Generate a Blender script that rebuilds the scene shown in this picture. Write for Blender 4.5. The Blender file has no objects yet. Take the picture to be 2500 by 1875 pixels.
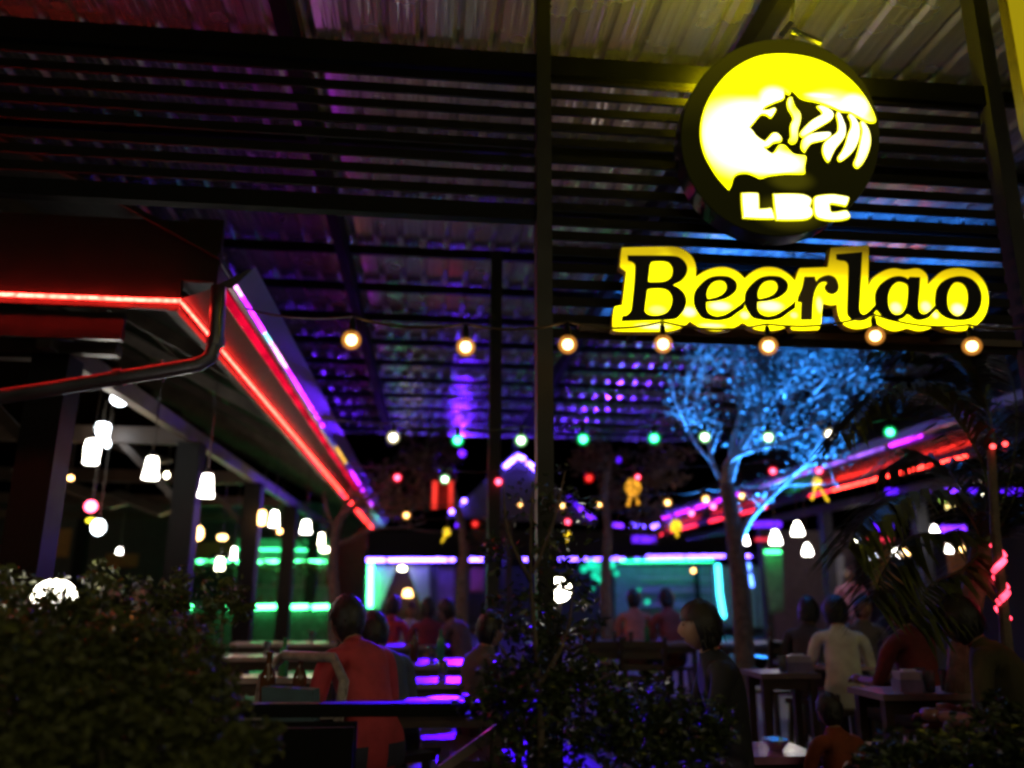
import bpy, bmesh, math, random
from math import sin, cos, pi, radians, sqrt
from mathutils import Vector, Matrix, Euler, Quaternion

SC = bpy.context.scene
COL = SC.collection
rnd = random.Random(7)

# ------------------------------------------------------------------ camera
FPX, CU, CV = 1962.0, 1250.0, 937.5
CAM = Vector((0, 0, 1.6))
YAW, PITCH, ROLL = radians(5.72), radians(14.65), radians(-0.35)
F = Vector((sin(YAW) * cos(PITCH), cos(YAW) * cos(PITCH), sin(PITCH)))
R = Vector((cos(YAW), -sin(YAW), 0))
U = R.cross(F)
q = Quaternion(F, ROLL)
R = q @ R
U = q @ U
cam_d = bpy.data.cameras.new("camera")
cam = bpy.data.objects.new("camera", cam_d)
COL.objects.link(cam)
cam.matrix_world = Matrix(((R.x, U.x, -F.x, CAM.x), (R.y, U.y, -F.y, CAM.y), (R.z, U.z, -F.z, CAM.z), (0, 0, 0, 1)))
cam_d.sensor_width = 36
cam_d.lens = 36 * FPX / 2500
cam_d.clip_end = 500
cam_d.dof.use_dof = True
cam_d.dof.focus_distance = 3.9
cam_d.dof.aperture_fstop = 0.8
SC.camera = cam

# ------------------------------------------------------------------ world (night)
W = bpy.data.worlds.new("World")
SC.world = W
W.use_nodes = True
nt = W.node_tree
sky = nt.nodes.new("ShaderNodeTexSky")
sky.sky_type = 'NISHITA'
sky.sun_disc = False
sky.sun_elevation = radians(-5)
sky.sun_rotation = radians(200)
bg = nt.nodes["Background"]
bg.inputs["Strength"].default_value = 0.15
nt.links.new(sky.outputs[0], bg.inputs[0])

sun_d = bpy.data.lights.new("night_glow", 'SUN')  # added dim fill standing in for street glow on the hedges
sun_d.energy = 0.12
sun_d.color = (1, .86, .48)
sun_d.angle = radians(40)
sun = bpy.data.objects.new("night_glow", sun_d)
COL.objects.link(sun)
sun.rotation_euler = Vector((-.25, .9, -.42)).to_track_quat('-Z', 'Y').to_euler()

SC.view_settings.view_transform = 'Standard'
SC.view_settings.look = 'None'
SC.view_settings.exposure = 1.0
SC.view_settings.gamma = 1
SC.view_settings.use_curve_mapping = False
cy = SC.cycles
cy.use_denoising = True
cy.filter_width = 2.8
cy.max_bounces = 5
cy.diffuse_bounces = 2
cy.glossy_bounces = 3
cy.transmission_bounces = 4
cy.transparent_max_bounces = 12
cy.caustics_reflective = False
cy.caustics_refractive = False
cy.sample_clamp_indirect = 3.0


# ------------------------------------------------------------------ projection: photo pixel -> place
def ray(u, v):
    return R * ((u - CU) / FPX) + U * ((CV - v) / FPX) + F


def P(u, v, Y):
    d = ray(u, v)
    return CAM + d * (Y / d.y)


def PZ(u, v, z):
    d = ray(u, v)
    return CAM + d * ((z - CAM.z) / d.z)


def PX(u, v, x):
    d = ray(u, v)
    return CAM + d * (x / d.x)


def mpp(Y):
    return Y / 2028.0


# ------------------------------------------------------------------ materials
MATS = {}


def mat(name, col, rough=0.6, metal=0.0, var=0.25, scale=8.0, bump=0.0, bscale=60.0, spec=0.5, coat=0.0):
    if name in MATS:
        return MATS[name]
    m = bpy.data.materials.new(name)
    m.use_nodes = True
    n, l = m.node_tree.nodes, m.node_tree.links
    b = n["Principled BSDF"]
    tc = n.new("ShaderNodeTexCoord")
    nz = n.new("ShaderNodeTexNoise")
    nz.inputs["Scale"].default_value = scale
    nz.inputs["Detail"].default_value = 6
    l.new(tc.outputs["Object"], nz.inputs["Vector"])
    rp = n.new("ShaderNodeValToRGB")
    rp.color_ramp.elements[0].position = 0.3
    rp.color_ramp.elements[1].position = 0.7
    rp.color_ramp.elements[0].color = tuple(max(0, c * (1 - var)) for c in col) + (1,)
    rp.color_ramp.elements[1].color = tuple(min(1, c * (1 + var)) for c in col) + (1,)
    l.new(nz.outputs["Fac"], rp.inputs[0])
    l.new(rp.outputs[0], b.inputs["Base Color"])
    mr = n.new("ShaderNodeMapRange")
    mr.inputs["To Min"].default_value = max(0.03, rough - 0.12)
    mr.inputs["To Max"].default_value = min(1, rough + 0.12)
    l.new(nz.outputs["Fac"], mr.inputs["Value"])
    l.new(mr.outputs[0], b.inputs["Roughness"])
    b.inputs["Metallic"].default_value = metal
    b.inputs["Specular IOR Level"].default_value = spec
    b.inputs["Coat Weight"].default_value = coat
    if bump > 0:
        n2 = n.new("ShaderNodeTexNoise")
        n2.inputs["Scale"].default_value = bscale
        n2.inputs["Detail"].default_value = 4
        l.new(tc.outputs["Object"], n2.inputs["Vector"])
        bp = n.new("ShaderNodeBump")
        bp.inputs["Strength"].default_value = bump
        bp.inputs["Distance"].default_value = 0.01
        l.new(n2.outputs["Fac"], bp.inputs["Height"])
        l.new(bp.outputs[0], b.inputs["Normal"])
    MATS[name] = m
    return m


def leafmat(name, col, rough=0.45):
    if name in MATS:
        return MATS[name]
    m = mat(name, col, rough, 0, 0.5, 3.0)
    b = m.node_tree.nodes["Principled BSDF"]
    b.inputs["Subsurface Weight"].default_value = 0.0
    return m


def emis(name, col, strength, flick=0.0, scale=6.0):
    """a lamp surface; flick = unevenness of the lamp along its length"""
    if name in MATS:
        return MATS[name]
    m = bpy.data.materials.new(name)
    m.use_nodes = True
    n, l = m.node_tree.nodes, m.node_tree.links
    n.remove(n["Principled BSDF"])
    e = n.new("ShaderNodeEmission")
    e.inputs[0].default_value = tuple(col) + (1,)
    e.inputs[1].default_value = strength
    l.new(e.outputs[0], n["Material Output"].inputs[0])
    if flick > 0:
        tc = n.new("ShaderNodeTexCoord")
        nz = n.new("ShaderNodeTexNoise")
        nz.inputs["Scale"].default_value = scale
        l.new(tc.outputs["Object"], nz.inputs["Vector"])
        mr = n.new("ShaderNodeMapRange")
        mr.inputs["From Min"].default_value = 0.35
        mr.inputs["From Max"].default_value = 0.65
        mr.inputs["To Min"].default_value = strength * (1 - flick)
        mr.inputs["To Max"].default_value = strength * (1 + flick)
        l.new(nz.outputs["Fac"], mr.inputs["Value"])
        l.new(mr.outputs[0], e.inputs[1])
    MATS[name] = m
    return m


# ------------------------------------------------------------------ objects
def tag(o, label=None, cat=None, group=None, kind=None):
    if label: o["label"] = label
    if cat: o["category"] = cat
    if group: o["group"] = group
    if kind: o["kind"] = kind
    return o


def thing(name, label, cat, loc=(0, 0, 0), group=None, rz=0.0):
    o = bpy.data.objects.new(name, None)
    o.empty_display_size = 0.1
    COL.objects.link(o)
    o.location = loc
    o.rotation_euler = (0, 0, rz)
    return tag(o, label, cat, group)


def link(name, me, parent=None, mats=None):
    o = bpy.data.objects.new(name, me)
    COL.objects.link(o)
    if parent: o.parent = parent
    return o


def copy_tree(o, parent=None, label=None, group=None):
    c = o.copy()
    COL.objects.link(c)
    c.parent = parent
    if label: c["label"] = label
    if group: c["group"] = group
    for ch in list(o.children):
        copy_tree(ch, c)
    return c


def root_loc(o):
    v = Vector((0, 0, 0))
    while o is not None:
        v = v + Vector(o.location)
        o = o.parent
    return v


class MB:
    def __init__(s):
        s.v, s.f = [], []

    def add(s, vs, fs):
        b = len(s.v)
        s.v += [tuple(p) for p in vs]
        s.f += [tuple(i + b for i in f) for f in fs]
        return s

    def box(s, c, d, rot=None, bev=0.0):
        x, y, z = d[0] / 2, d[1] / 2, d[2] / 2
        vs = [Vector((i * x, j * y, k * z)) for i in (-1, 1) for j in (-1, 1) for k in (-1, 1)]
        if rot is not None:
            M = rot if isinstance(rot, Matrix) else Euler(rot).to_matrix()
            vs = [M @ p for p in vs]
        c = Vector(c)
        return s.add([p + c for p in vs], [(0, 1, 3, 2), (4, 6, 7, 5), (0, 4, 5, 1), (2, 3, 7, 6), (0, 2, 6, 4), (1, 5, 7, 3)])

    def bar(s, a, b, w, h, up=Vector((0, 0, 1))):
        a, b = Vector(a), Vector(b)
        d = (b - a)
        L = d.length
        d = d / L
        side = d.cross(up)
        if side.length < 1e-4: side = d.cross(Vector((0, 1, 0)))
        side.normalize()
        upv = side.cross(d)
        M = Matrix((side, d, upv)).transposed()
        return s.box((a + b) / 2, (w, L, h), M)

    def tube(s, pts, r, n=8, cap=True):
        pts = [Vector(p) for p in pts]
        rs = r if isinstance(r, (list, tuple)) else [r] * len(pts)
        rings = []
        prev = None
        for i, p in enumerate(pts):
            if i == 0: d = pts[1] - p
            elif i == len(pts) - 1: d = p - pts[-2]
            else: d = pts[i + 1] - pts[i - 1]
            d.normalize()
            if prev is None:
                a = d.cross(Vector((0, 0, 1)))
                if a.length < 1e-3: a = d.cross(Vector((0, 1, 0)))
            else:
                a = prev - d * prev.dot(d)
                if a.length < 1e-4: a = d.cross(Vector((0, 1, 0)))
            a.normalize()
            prev = a
            b = d.cross(a)
            rings.append([p + (a * cos(2 * pi * k / n) + b * sin(2 * pi * k / n)) * rs[i] for k in range(n)])
        vs = [p for rg in rings for p in rg]
        fs = []
        for i in range(len(rings) - 1):
            for k in range(n):
                fs.append((i * n + k, i * n + (k + 1) % n, (i + 1) * n + (k + 1) % n, (i + 1) * n + k))
        if cap:
            fs.append(tuple(range(n))[::-1])
            fs.append(tuple((len(rings) - 1) * n + k for k in range(n)))
        return s.add(vs, fs)

    def lathe(s, prof, c=(0, 0, 0), n=16, ax=None):
        """prof: list of (r, z)"""
        c = Vector(c)
        vs, fs = [], []
        for r, z in prof:
            for k in range(n):
                p = Vector((r * cos(2 * pi * k / n), r * sin(2 * pi * k / n), z))
                if ax is not None: p = ax @ p
                vs.append(p + c)
        for i in range(len(prof) - 1):
            for k in range(n):
                fs.append((i * n + k, i * n + (k + 1) % n, (i + 1) * n + (k + 1) % n, (i + 1) * n + k))
        fs.append(tuple(range(n))[::-1])
        fs.append(tuple((len(prof) - 1) * n + k for k in range(n)))
        return s.add(vs, fs)

    def ball(s, c, r, n=12, m=8, sc=(1, 1, 1)):
        pr = []
        for i in range(m + 1):
            t = pi * i / m
            pr.append((max(1e-4, r * sin(t)), -r * cos(t)))
        M = Matrix.Diagonal(Vector(sc))
        return s.lathe(pr, c, n, M)

    def build(s, name, m, parent=None, smooth=False, loc=None, world=True):
        me = bpy.data.meshes.new(name)
        if parent is not None and world:
            o = root_loc(parent)
            vs = [(p[0] - o.x, p[1] - o.y, p[2] - o.z) for p in s.v]
        else:
            vs = s.v
        me.from_pydata(vs, [], s.f)
        me.update()
        if smooth:
            me.polygons.foreach_set("use_smooth", [True] * len(me.polygons))
        if m is not None: me.materials.append(m)
        ob = link(name, me, parent)
        if loc is not None: ob.location = loc
        return ob


def smooth_contour(pts, k=5):
    """closed spline through the points; a third value of 1 marks a corner"""
    n = len(pts)
    pt = [Vector((p[0], p[1])) for p in pts]
    cr = [len(p) > 2 for p in pts]
    out = []
    for i in range(n):
        p1, p2 = pt[i], pt[(i + 1) % n]
        p0 = pt[i - 1] if not cr[i] else p1 + (p1 - p2) * 0.3
        p3 = pt[(i + 2) % n] if not cr[(i + 1) % n] else p2 + (p2 - p1) * 0.3
        if cr[i] and cr[(i + 1) % n]:
            out.append(p1)
            continue
        for j in range(k):
            t = j / k
            out.append(0.5 * ((2 * p1) + (p2 - p0) * t + (2 * p0 - 5 * p1 + 4 * p2 - p3) * t * t + (3 * p1 - p0 - 3 * p2 + p3) * t ** 3))
    return out


def plate(name, contours, Y, depth, m, parent, inset=0.0, bevel=0.0):
    """flat shape with holes, standing upright in the plane y=Y (contours in x,z), depth thick"""
    cu = bpy.data.curves.new(name, 'CURVE')
    cu.dimensions = '2D'
    cu.fill_mode = 'BOTH'
    cu.extrude = depth / 2
    cu.offset = -inset
    cu.bevel_depth = bevel
    for c in contours:
        sp = cu.splines.new('POLY')
        sp.points.add(len(c) - 1)
        for i, p in enumerate(c):
            sp.points[i].co = (p[0], p[1], 0, 1)
        sp.use_cyclic_u = True
    ob = bpy.data.objects.new(name, cu)
    COL.objects.link(ob)
    dg = bpy.context.evaluated_depsgraph_get()
    me = bpy.data.meshes.new_from_object(ob.evaluated_get(dg))
    bpy.data.objects.remove(ob)
    bpy.data.curves.remove(cu)
    o = root_loc(parent) if parent else Vector()
    for v in me.vertices:
        x, y, z = v.co
        v.co = (x - o.x, Y - z - o.y, y - o.z)
    me.name = name
    me.materials.clear()
    me.materials.append(m)
    return link(name, me, parent)


# ------------------------------------------------------------------ material palette
M_black = mat("black_steel", (0.008, 0.008, 0.009), 0.6, 0.0, .25, 8, 0, 60, .12)
M_post = mat("dark_painted_post", (0.006, 0.005, 0.005), 0.65, 0.0, .25, 8, 0, 60, .25)
M_steelpost = mat("grey_painted_steel_post", (.006, .0055, .0055), .55, 0, .3)
M_slat = mat("dark_stained_slat", (0.006, 0.0045, 0.004), 0.7, 0, .25, 8, 0, 60, .25)
M_sheet = mat("galvanised_sheet", (0.62, 0.61, 0.62), 0.25, 0.75, 0.06, 1.5)
M_gutter = mat("zinc_gutter", (0.2, 0.19, 0.22), 0.4, 0.9, 0.15, 4.0, 0.08, 12)
M_wood = mat("dark_wood", (0.05, 0.028, 0.016), 0.5, 0, 0.35, 5)
M_rafter = mat("pale_rafter_wood", (0.16, 0.13, 0.1), 0.5, 0, 0.3, 5)
M_table = mat("lacquered_table_top", (0.2, 0.15, 0.15), 0.38, 0, 0.3, 4, 0.03, 20, 0.6)
M_tablew = mat("worn_pale_table_top", (0.35, 0.3, 0.27), 0.28, 0, 0.3, 4, 0.05, 20)
M_floor = mat("tiled_floor", (0.07, 0.06, 0.055), 0.5, 0, 0.3, 2, 0.1, 8)
M_street = mat("asphalt", (0.05, 0.05, 0.05), 0.85, 0, 0.3, 4, 0.4, 80)
M_roofdark = mat("dark_roof_tile", (0.01, 0.007, 0.007), 0.6, 0, 0.3)
M_fascia = mat("red_brown_fascia", (0.022, 0.014, 0.014), 0.35, 0, 0.2, 8, 0, 60, .35)
M_soffit = mat("soffit_board", (0.014, 0.009, 0.01), 0.5, 0, 0.25, 8, 0, 60, .2)
M_wire = mat("rubber_cable", (0.05, 0.035, 0.02), 0.5)
M_bark = mat("bark", (0.16, 0.12, 0.09), 0.8, 0, 0.4, 14, 0.6, 40)
M_barkpale = mat("pale_bark", (0.4, 0.36, 0.32), 0.75, 0, 0.3, 14, 0.5, 40)
M_leafdark = leafmat("dark_leaf", (0.04, 0.055, 0.018), 0.35)
M_leafhedge = leafmat("hedge_leaf", (0.105, 0.12, 0.03), 0.5)
M_leafbrown = leafmat("dry_leaf", (0.12, 0.07, 0.035), 0.6)
M_leafblue = leafmat("pale_leaf", (0.12, 0.16, 0.14), 0.45)
M_palm = leafmat("palm_leaf", (0.07, 0.085, 0.02), 0.45)
M_chrome = mat("bright_steel", (0.75, 0.75, 0.75), 0.2, 1.0, 0.1)
M_glass = mat("dark_glass", (0.02, 0.012, 0.008), 0.08, 0, 0.1)
M_tumbler = mat("clear_tumbler", (0.6, 0.62, 0.65), 0.08, 0, 0.1)
M_tumbler.node_tree.nodes["Principled BSDF"].inputs["Transmission Weight"].default_value = 0.85
M_white = mat("white_plastic", (0.75, 0.74, 0.72), 0.4, 0, 0.08)
M_orangewall = mat("orange_plaster", (0.42, 0.17, 0.06), 0.8, 0, 0.2)
M_darkwall = mat("dark_plaster", (0.06, 0.05, 0.055), 0.8, 0, 0.2)
M_purplewall = mat("lilac_plaster", (0.3, 0.22, 0.35), 0.8, 0, 0.2)
M_greenwall = mat("pale_green_plaster", (0.25, 0.45, 0.32), 0.7, 0, 0.2)
M_curtain = mat("sheer_curtain", (0.55, 0.58, 0.55), 0.8, 0, 0.1)
M_pinkcurtain = mat("pink_curtain", (0.6, 0.18, 0.25), 0.8, 0, 0.1)
M_rattan = mat("woven_rattan", (0.2, 0.16, 0.13), 0.5, 0, 0.4, 30, 0.4, 60)
M_teal = mat("teal_cushion", (0.05, 0.09, 0.1), 0.9, 0, 0.2)
M_lantern = mat("yellow_paper", (0.75, 0.5, 0.03), 0.6, 0, 0.15)
M_redcloth = mat("red_cloth", (0.6, 0.06, 0.03), 0.8, 0, 0.2)

E_warm = emis("warm_bulb_glow", (1, 0.56, 0.18), 8)
E_amber = emis("amber_lamp_glow", (1, 0.5, 0.15), 8)
E_cream = emis("cream_bulb_glow", (1, 0.9, 0.62), 14)
E_greenb = emis("green_bulb_glow", (0.06, 1, 0.42), 9)
E_palegreen = emis("pale_green_bulb_glow", (0.55, 1, 0.55), 11)
E_redb = emis("red_bulb_glow", (1, 0.07, 0.14), 8)
E_redbdim = emis("dim_red_bulb_glow", (1, 0.06, 0.05), 1.2)
E_pinkb = emis("pink_bulb_glow", (1, 0.12, 0.4), 8)
E_white = emis("white_lamp_glow", (1, 0.93, 0.8), 13)
E_coolwhite = emis("cool_lamp_glow", (0.85, 0.93, 1), 8)
E_redrope = emis("red_rope_core", (1, 0.024, 0.016), 20, 0.5, 30)
E_redropefar = emis("red_rope_core_far", (1, 0.02, 0.05), 3.5, 0.5, 3)
E_purple = emis("purple_neon_core", (0.12, 0.055, 1), 26)
E_purpledim = emis("purple_neon_dim", (0.09, 0.008, 1), 1.3, 0.5, 2)
E_green = emis("green_neon_core", (0.07, 1, 0.26), 12)
E_greendim = emis("green_led_dim", (0.0, 0.75, 0.18), 0.8, 0.5, 3)
E_cyan = emis("cyan_neon_core", (0.05, 0.75, 1), 4.5)
E_gutterglow = emis("violet_gutter_glow", (0.45, 0.015, .9), 4.6, 0.9, 2.5)
E_pinkglow = emis("pink_gutter_glow", (1, 0.3, 1), 2.6, 0.6, 4)

# ------------------------------------------------------------------ setting: ground, floor, sky
FL = 0.3
g = MB().box((10, 60, -0.05), (300, 300, 0.1)).build("street_ground", M_street)
tag(g, kind="structure")
fl = MB().box((3, 24.0, FL / 2), (40, 41.4, FL)).build("dining_floor", M_floor)
tag(fl, kind="structure")

# ------------------------------------------------------------------ main roof over the courtyard
RZ = 5.29
roof = thing("corrugated_roof", "high corrugated metal roof spanning the courtyard above the string lights", "roof", (2, 8, 0))


def sheet_mesh(L):
    per = 0.25
    prof = []
    for i in range(4):
        x0 = i * per
        prof += [(x0, 0), (x0 + 0.055, 0), (x0 + 0.062, 0.005), (x0 + 0.078, 0.005), (x0 + 0.085, 0),
                 (x0 + 0.115, 0), (x0 + 0.122, 0.005), (x0 + 0.138, 0.005), (x0 + 0.145, 0), (x0 + 0.17, 0),
                 (x0 + 0.203, 0.038), (x0 + 0.217, 0.038)]
    prof.append((1.0, 0))
    prof.append((1.015, 0.001))
    vs = [(x, 0, z) for x, z in prof] + [(x, L, z) for x, z in prof]
    n = len(prof)
    fs = [(i, i + 1, n + i + 1, n + i) for i in range(n - 1)]
    me = bpy.data.meshes.new("sheet")
    me.from_pydata(vs, [], fs)
    me.materials.append(M_sheet)
    return me


rows = [(0.5, 4.75), (4.6, 10.6), (10.45, 15.4), (15.25, 19.2)]
sm = [sheet_mesh(b - a) for a, b in rows]
for k, (a, b) in enumerate(rows):
    for i in range(12):
        o = link("sheet", sm[k], roof)
        o.location = (-3.62 + i * 1.0 - 2, a - 8, RZ + 0.006 * (k % 2) + rnd.uniform(-.001, .001))
        o.rotation_euler = (rnd.uniform(-.0015, .0015), 0, 0)
for k in range(15):
    y = 3.81 + 1.11 * k
    if y > 19: break
    MB().box((2.4, y, RZ - 0.06), (12.0, 0.055, 0.1)).build("purlin", M_black, roof)
for x in (-1.0, 2.0, 6.9):
    MB().box((x, 9.9, RZ - 0.2), (0.1, 18.4, 0.18)).build("beam", M_black, roof)

# far support posts of the roof
for (u, Y, lab) in ((1203, 8.0, "dark steel roof post standing left of the big centre post, catching purple light"),):
    b = P(u, 1450, Y)
    t = thing("roof_post", lab, "post", (b.x, Y, FL))
    MB().box((b.x, Y, (FL + RZ - .13) / 2), (0.12, 0.12, RZ - .13 - FL)).build("shaft", M_steelpost, t)
    MB().box((b.x, Y, FL + 0.01), (0.26, 0.26, 0.02)).build("base_plate", M_black, t)

# ------------------------------------------------------------------ slatted front frame with posts
FY = 3.66
fr = thing("slatted_screen", "dark timber screen of horizontal slats high behind the yellow signs", "screen", (2, FY, 0))


def zat(v, Y=FY, u=1250):
    return P(u, v, Y).z


xl = P(-260, 300, FY).x
xr = P(2425, 400, FY).x
xc = P(1325, 500, FY).x
for (x, w, lab) in ((xc, 0.075, None), (xr + 0.03, 0.085, None)):
    MB().box((x, FY - 0.012, (FL + RZ - .12) / 2), (w, 0.1, RZ - .12 - FL)).build("post", M_steelpost, fr)
zt0, zt1 = zat(186), zat(140)
MB().box(((xl + xr) / 2, FY, (zt0 + zt1) / 2), (xr - xl, 0.08, zt1 - zt0)).build("top_beam", M_black, fr)
zb0, zb1 = zat(541), zat(503)
MB().box(((xl + xc) / 2, FY, (zb0 + zb1) / 2), (xc - xl, 0.06, zb1 - zb0)).build("middle_beam", M_black, fr)
for v in (178, 216, 255, 295, 332, 373, 411, 450, 489):
    z = zat(v + 19)
    MB().box(((xl + xc) / 2, FY, z), (xc - xl - 0.08, 0.016, 0.046)).build("slat", M_slat, fr)
for v in (183, 221, 261, 300, 337, 378, 416, 455, 494, 528, 563, 601, 640, 680, 722, 765, 800):
    z = zat(v + 19, u=1500)
    MB().box(((xr + xc) / 2, FY, z), (xr - xc - 0.08, 0.016, 0.045)).build("slat", M_slat, fr)
zs = zat(822, FY, 1900)
MB().box(((xr + xc) / 2 + 0.07, FY, zs), (xr - xc - .2, 0.07, 0.035)).build("bottom_rail", M_wood, fr)

# ------------------------------------------------------------------ signs
SY = 3.45


def px2w(pts, o, s, Y=SY):
    out = []
    for p in pts:
        w = P(o[0] + p[0] / s, o[1] + p[1] / s, Y)
        out.append((w.x, w.z) + tuple(p[2:]))
    return out


A, S3 = (1480, 580), 5.53
A2, A3 = (1780, 580), (2040, 580)
B_out = [(290, 258, 1), (600, 258), (880, 262), (990, 290), (1060, 360), (1082, 440), (1060, 520), (1000, 590), (910, 635), (885, 655, 1),
         (960, 690), (1030, 750), (1068, 830), (1068, 900), (1040, 980), (990, 1050), (940, 1095), (840, 1112), (700, 1117), (205, 1132, 1),
         (215, 1070, 1), (270, 1060), (315, 1020), (340, 960), (375, 650), (390, 440), (385, 370), (350, 335), (295, 315, 1)]
B_h1 = [(575, 400), (600, 340), (650, 325), (780, 325), (850, 350), (890, 410), (895, 470), (875, 540), (820, 590), (740, 612), (580, 615), (555, 600), (565, 500)]
B_h2 = [(545, 720), (580, 695), (740, 690), (830, 720), (880, 790), (888, 860), (865, 950), (810, 1020), (730, 1055), (640, 1065), (560, 1050), (515, 1010), (512, 960), (530, 820)]
e_out = [(1540, 532), (1650, 545), (1730, 600), (1752, 660), (1735, 730), (1670, 790), (1590, 830), (1480, 858), (1340, 872, 1), (1340, 960), (1365, 1020),
         (1420, 1060), (1500, 1075), (1600, 1050), (1700, 990), (1800, 920), (1855, 870, 1), (1848, 960, 1), (1760, 1020), (1680, 1080), (1600, 1108), (1490, 1122),
         (1380, 1110), (1290, 1085), (1230, 1010), (1190, 930), (1177, 840), (1195, 740), (1260, 650), (1350, 575), (1440, 540)]
e_h = [(1345, 790), (1350, 730), (1390, 650), (1450, 600), (1530, 583), (1590, 600), (1620, 650), (1615, 710), (1570, 770), (1500, 810), (1420, 832), (1360, 838)]
r_out = [(1010, 545, 1), (1140, 545, 1), (1160, 625, 1), (1200, 570), (1270, 535), (1340, 525), (1410, 555), (1450, 620), (1460, 690), (1440, 740), (1390, 768), (1330, 755),
         (1290, 710), (1285, 670), (1310, 635), (1320, 615, 1), (1290, 600), (1240, 605), (1190, 640), (1150, 710), (1125, 800), (1112, 900), (1103, 1115, 1), (962, 1115, 1),
         (965, 980), (972, 880, 1), (915, 872, 1), (930, 800), (975, 700), (1000, 600)]
l_out = [(5, 240, 1), (340, 212, 1), (325, 500), (312, 800), (305, 960), (325, 1030), (375, 1050), (440, 1010), (525, 922, 1), (535, 985, 1), (470, 1060), (400, 1110), (310, 1128),
         (220, 1110), (165, 1065), (150, 1010), (155, 800), (170, 450), (160, 360), (120, 320), (60, 312), (10, 297, 1)]
a_out = [(830, 535), (920, 550), (965, 580, 1), (990, 545, 1), (1120, 550, 1), (1115, 700), (1100, 900), (1110, 1000), (1150, 1040), (1200, 1040), (1260, 1000), (1340, 920, 1), (1345, 975, 1),
         (1290, 1030), (1230, 1090), (1120, 1118), (1050, 1100), (1000, 1060), (950, 1042), (900, 1090), (800, 1118), (690, 1100), (610, 1050), (550, 980), (530, 900), (525, 800), (545, 720), (610, 630), (720, 560)]
a_h = [(855, 600), (930, 620), (968, 660), (970, 760), (955, 900), (920, 990), (870, 1040), (810, 1055), (750, 1030), (705, 960), (690, 860), (700, 760), (740, 670), (800, 615)]
o_out = [(1680, 535), (1800, 565), (1890, 640), (1940, 740), (1952, 840), (1930, 950), (1870, 1050), (1790, 1105), (1660, 1120), (1540, 1105), (1440, 1060), (1370, 990), (1335, 900), (1338, 800), (1360, 700), (1430, 610), (1540, 555)]
o_h = [(1640, 605), (1710, 630), (1760, 700), (1778, 800), (1765, 920), (1720, 1020), (1640, 1070), (1570, 1050), (1510, 980), (1490, 880), (1495, 770), (1530, 680), (1580, 620)]
pan = ([(A, p) for p in [(205, 130, 1), (700, 120), (950, 125), (1080, 180), (1170, 270), (1215, 390), (1212, 525, 1), (1330, 450), (1460, 405), (1600, 395), (1720, 430), (1800, 480), (1866, 548, 1)]]
       + [(A2, p) for p in [(310, 460), (430, 405), (560, 395), (680, 420), (800, 490), (890, 580, 1), (920, 470), (950, 410, 1), (1330, 395, 1), (1370, 135, 1), (1890, 95, 1), (1880, 650, 1), (1940, 540)]]
       + [(A3, p) for p in [(640, 450), (780, 412), (930, 432), (1080, 412), (1170, 440), (1240, 520), (1245, 630, 1), (1330, 540), (1440, 450), (1580, 412), (1720, 415), (1870, 460), (1980, 560), (2045, 690), (2065, 850),
                            (2040, 1000), (1980, 1110), (1880, 1200), (1760, 1250), (1640, 1260), (1500, 1235), (1360, 1185, 1), (1260, 1235), (1120, 1262), (970, 1225, 1), (820, 1262), (700, 1240), (560, 1165, 1),
                            (420, 1215), (280, 1235), (150, 1200), (70, 1120), (30, 1000), (20, 905, 1)]]
       + [(A2, p) for p in [(1370, 912), (1270, 890, 1), (1255, 1000), (1240, 1180), (1205, 1248, 1), (1000, 1255), (850, 1250, 1), (815, 1185, 1), (700, 1240), (520, 1262), (350, 1240), (185, 1148, 1)]]
       + [(A, p) for p in [(1720, 1220), (1500, 1268), (1300, 1230), (1130, 1130, 1), (1050, 1200), (900, 1260), (700, 1272), (200, 1270), (80, 1250, 1), (90, 1050), (110, 930, 1), (215, 910, 1), (240, 700), (265, 460, 1), (180, 400, 1), (190, 250)]])


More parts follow.
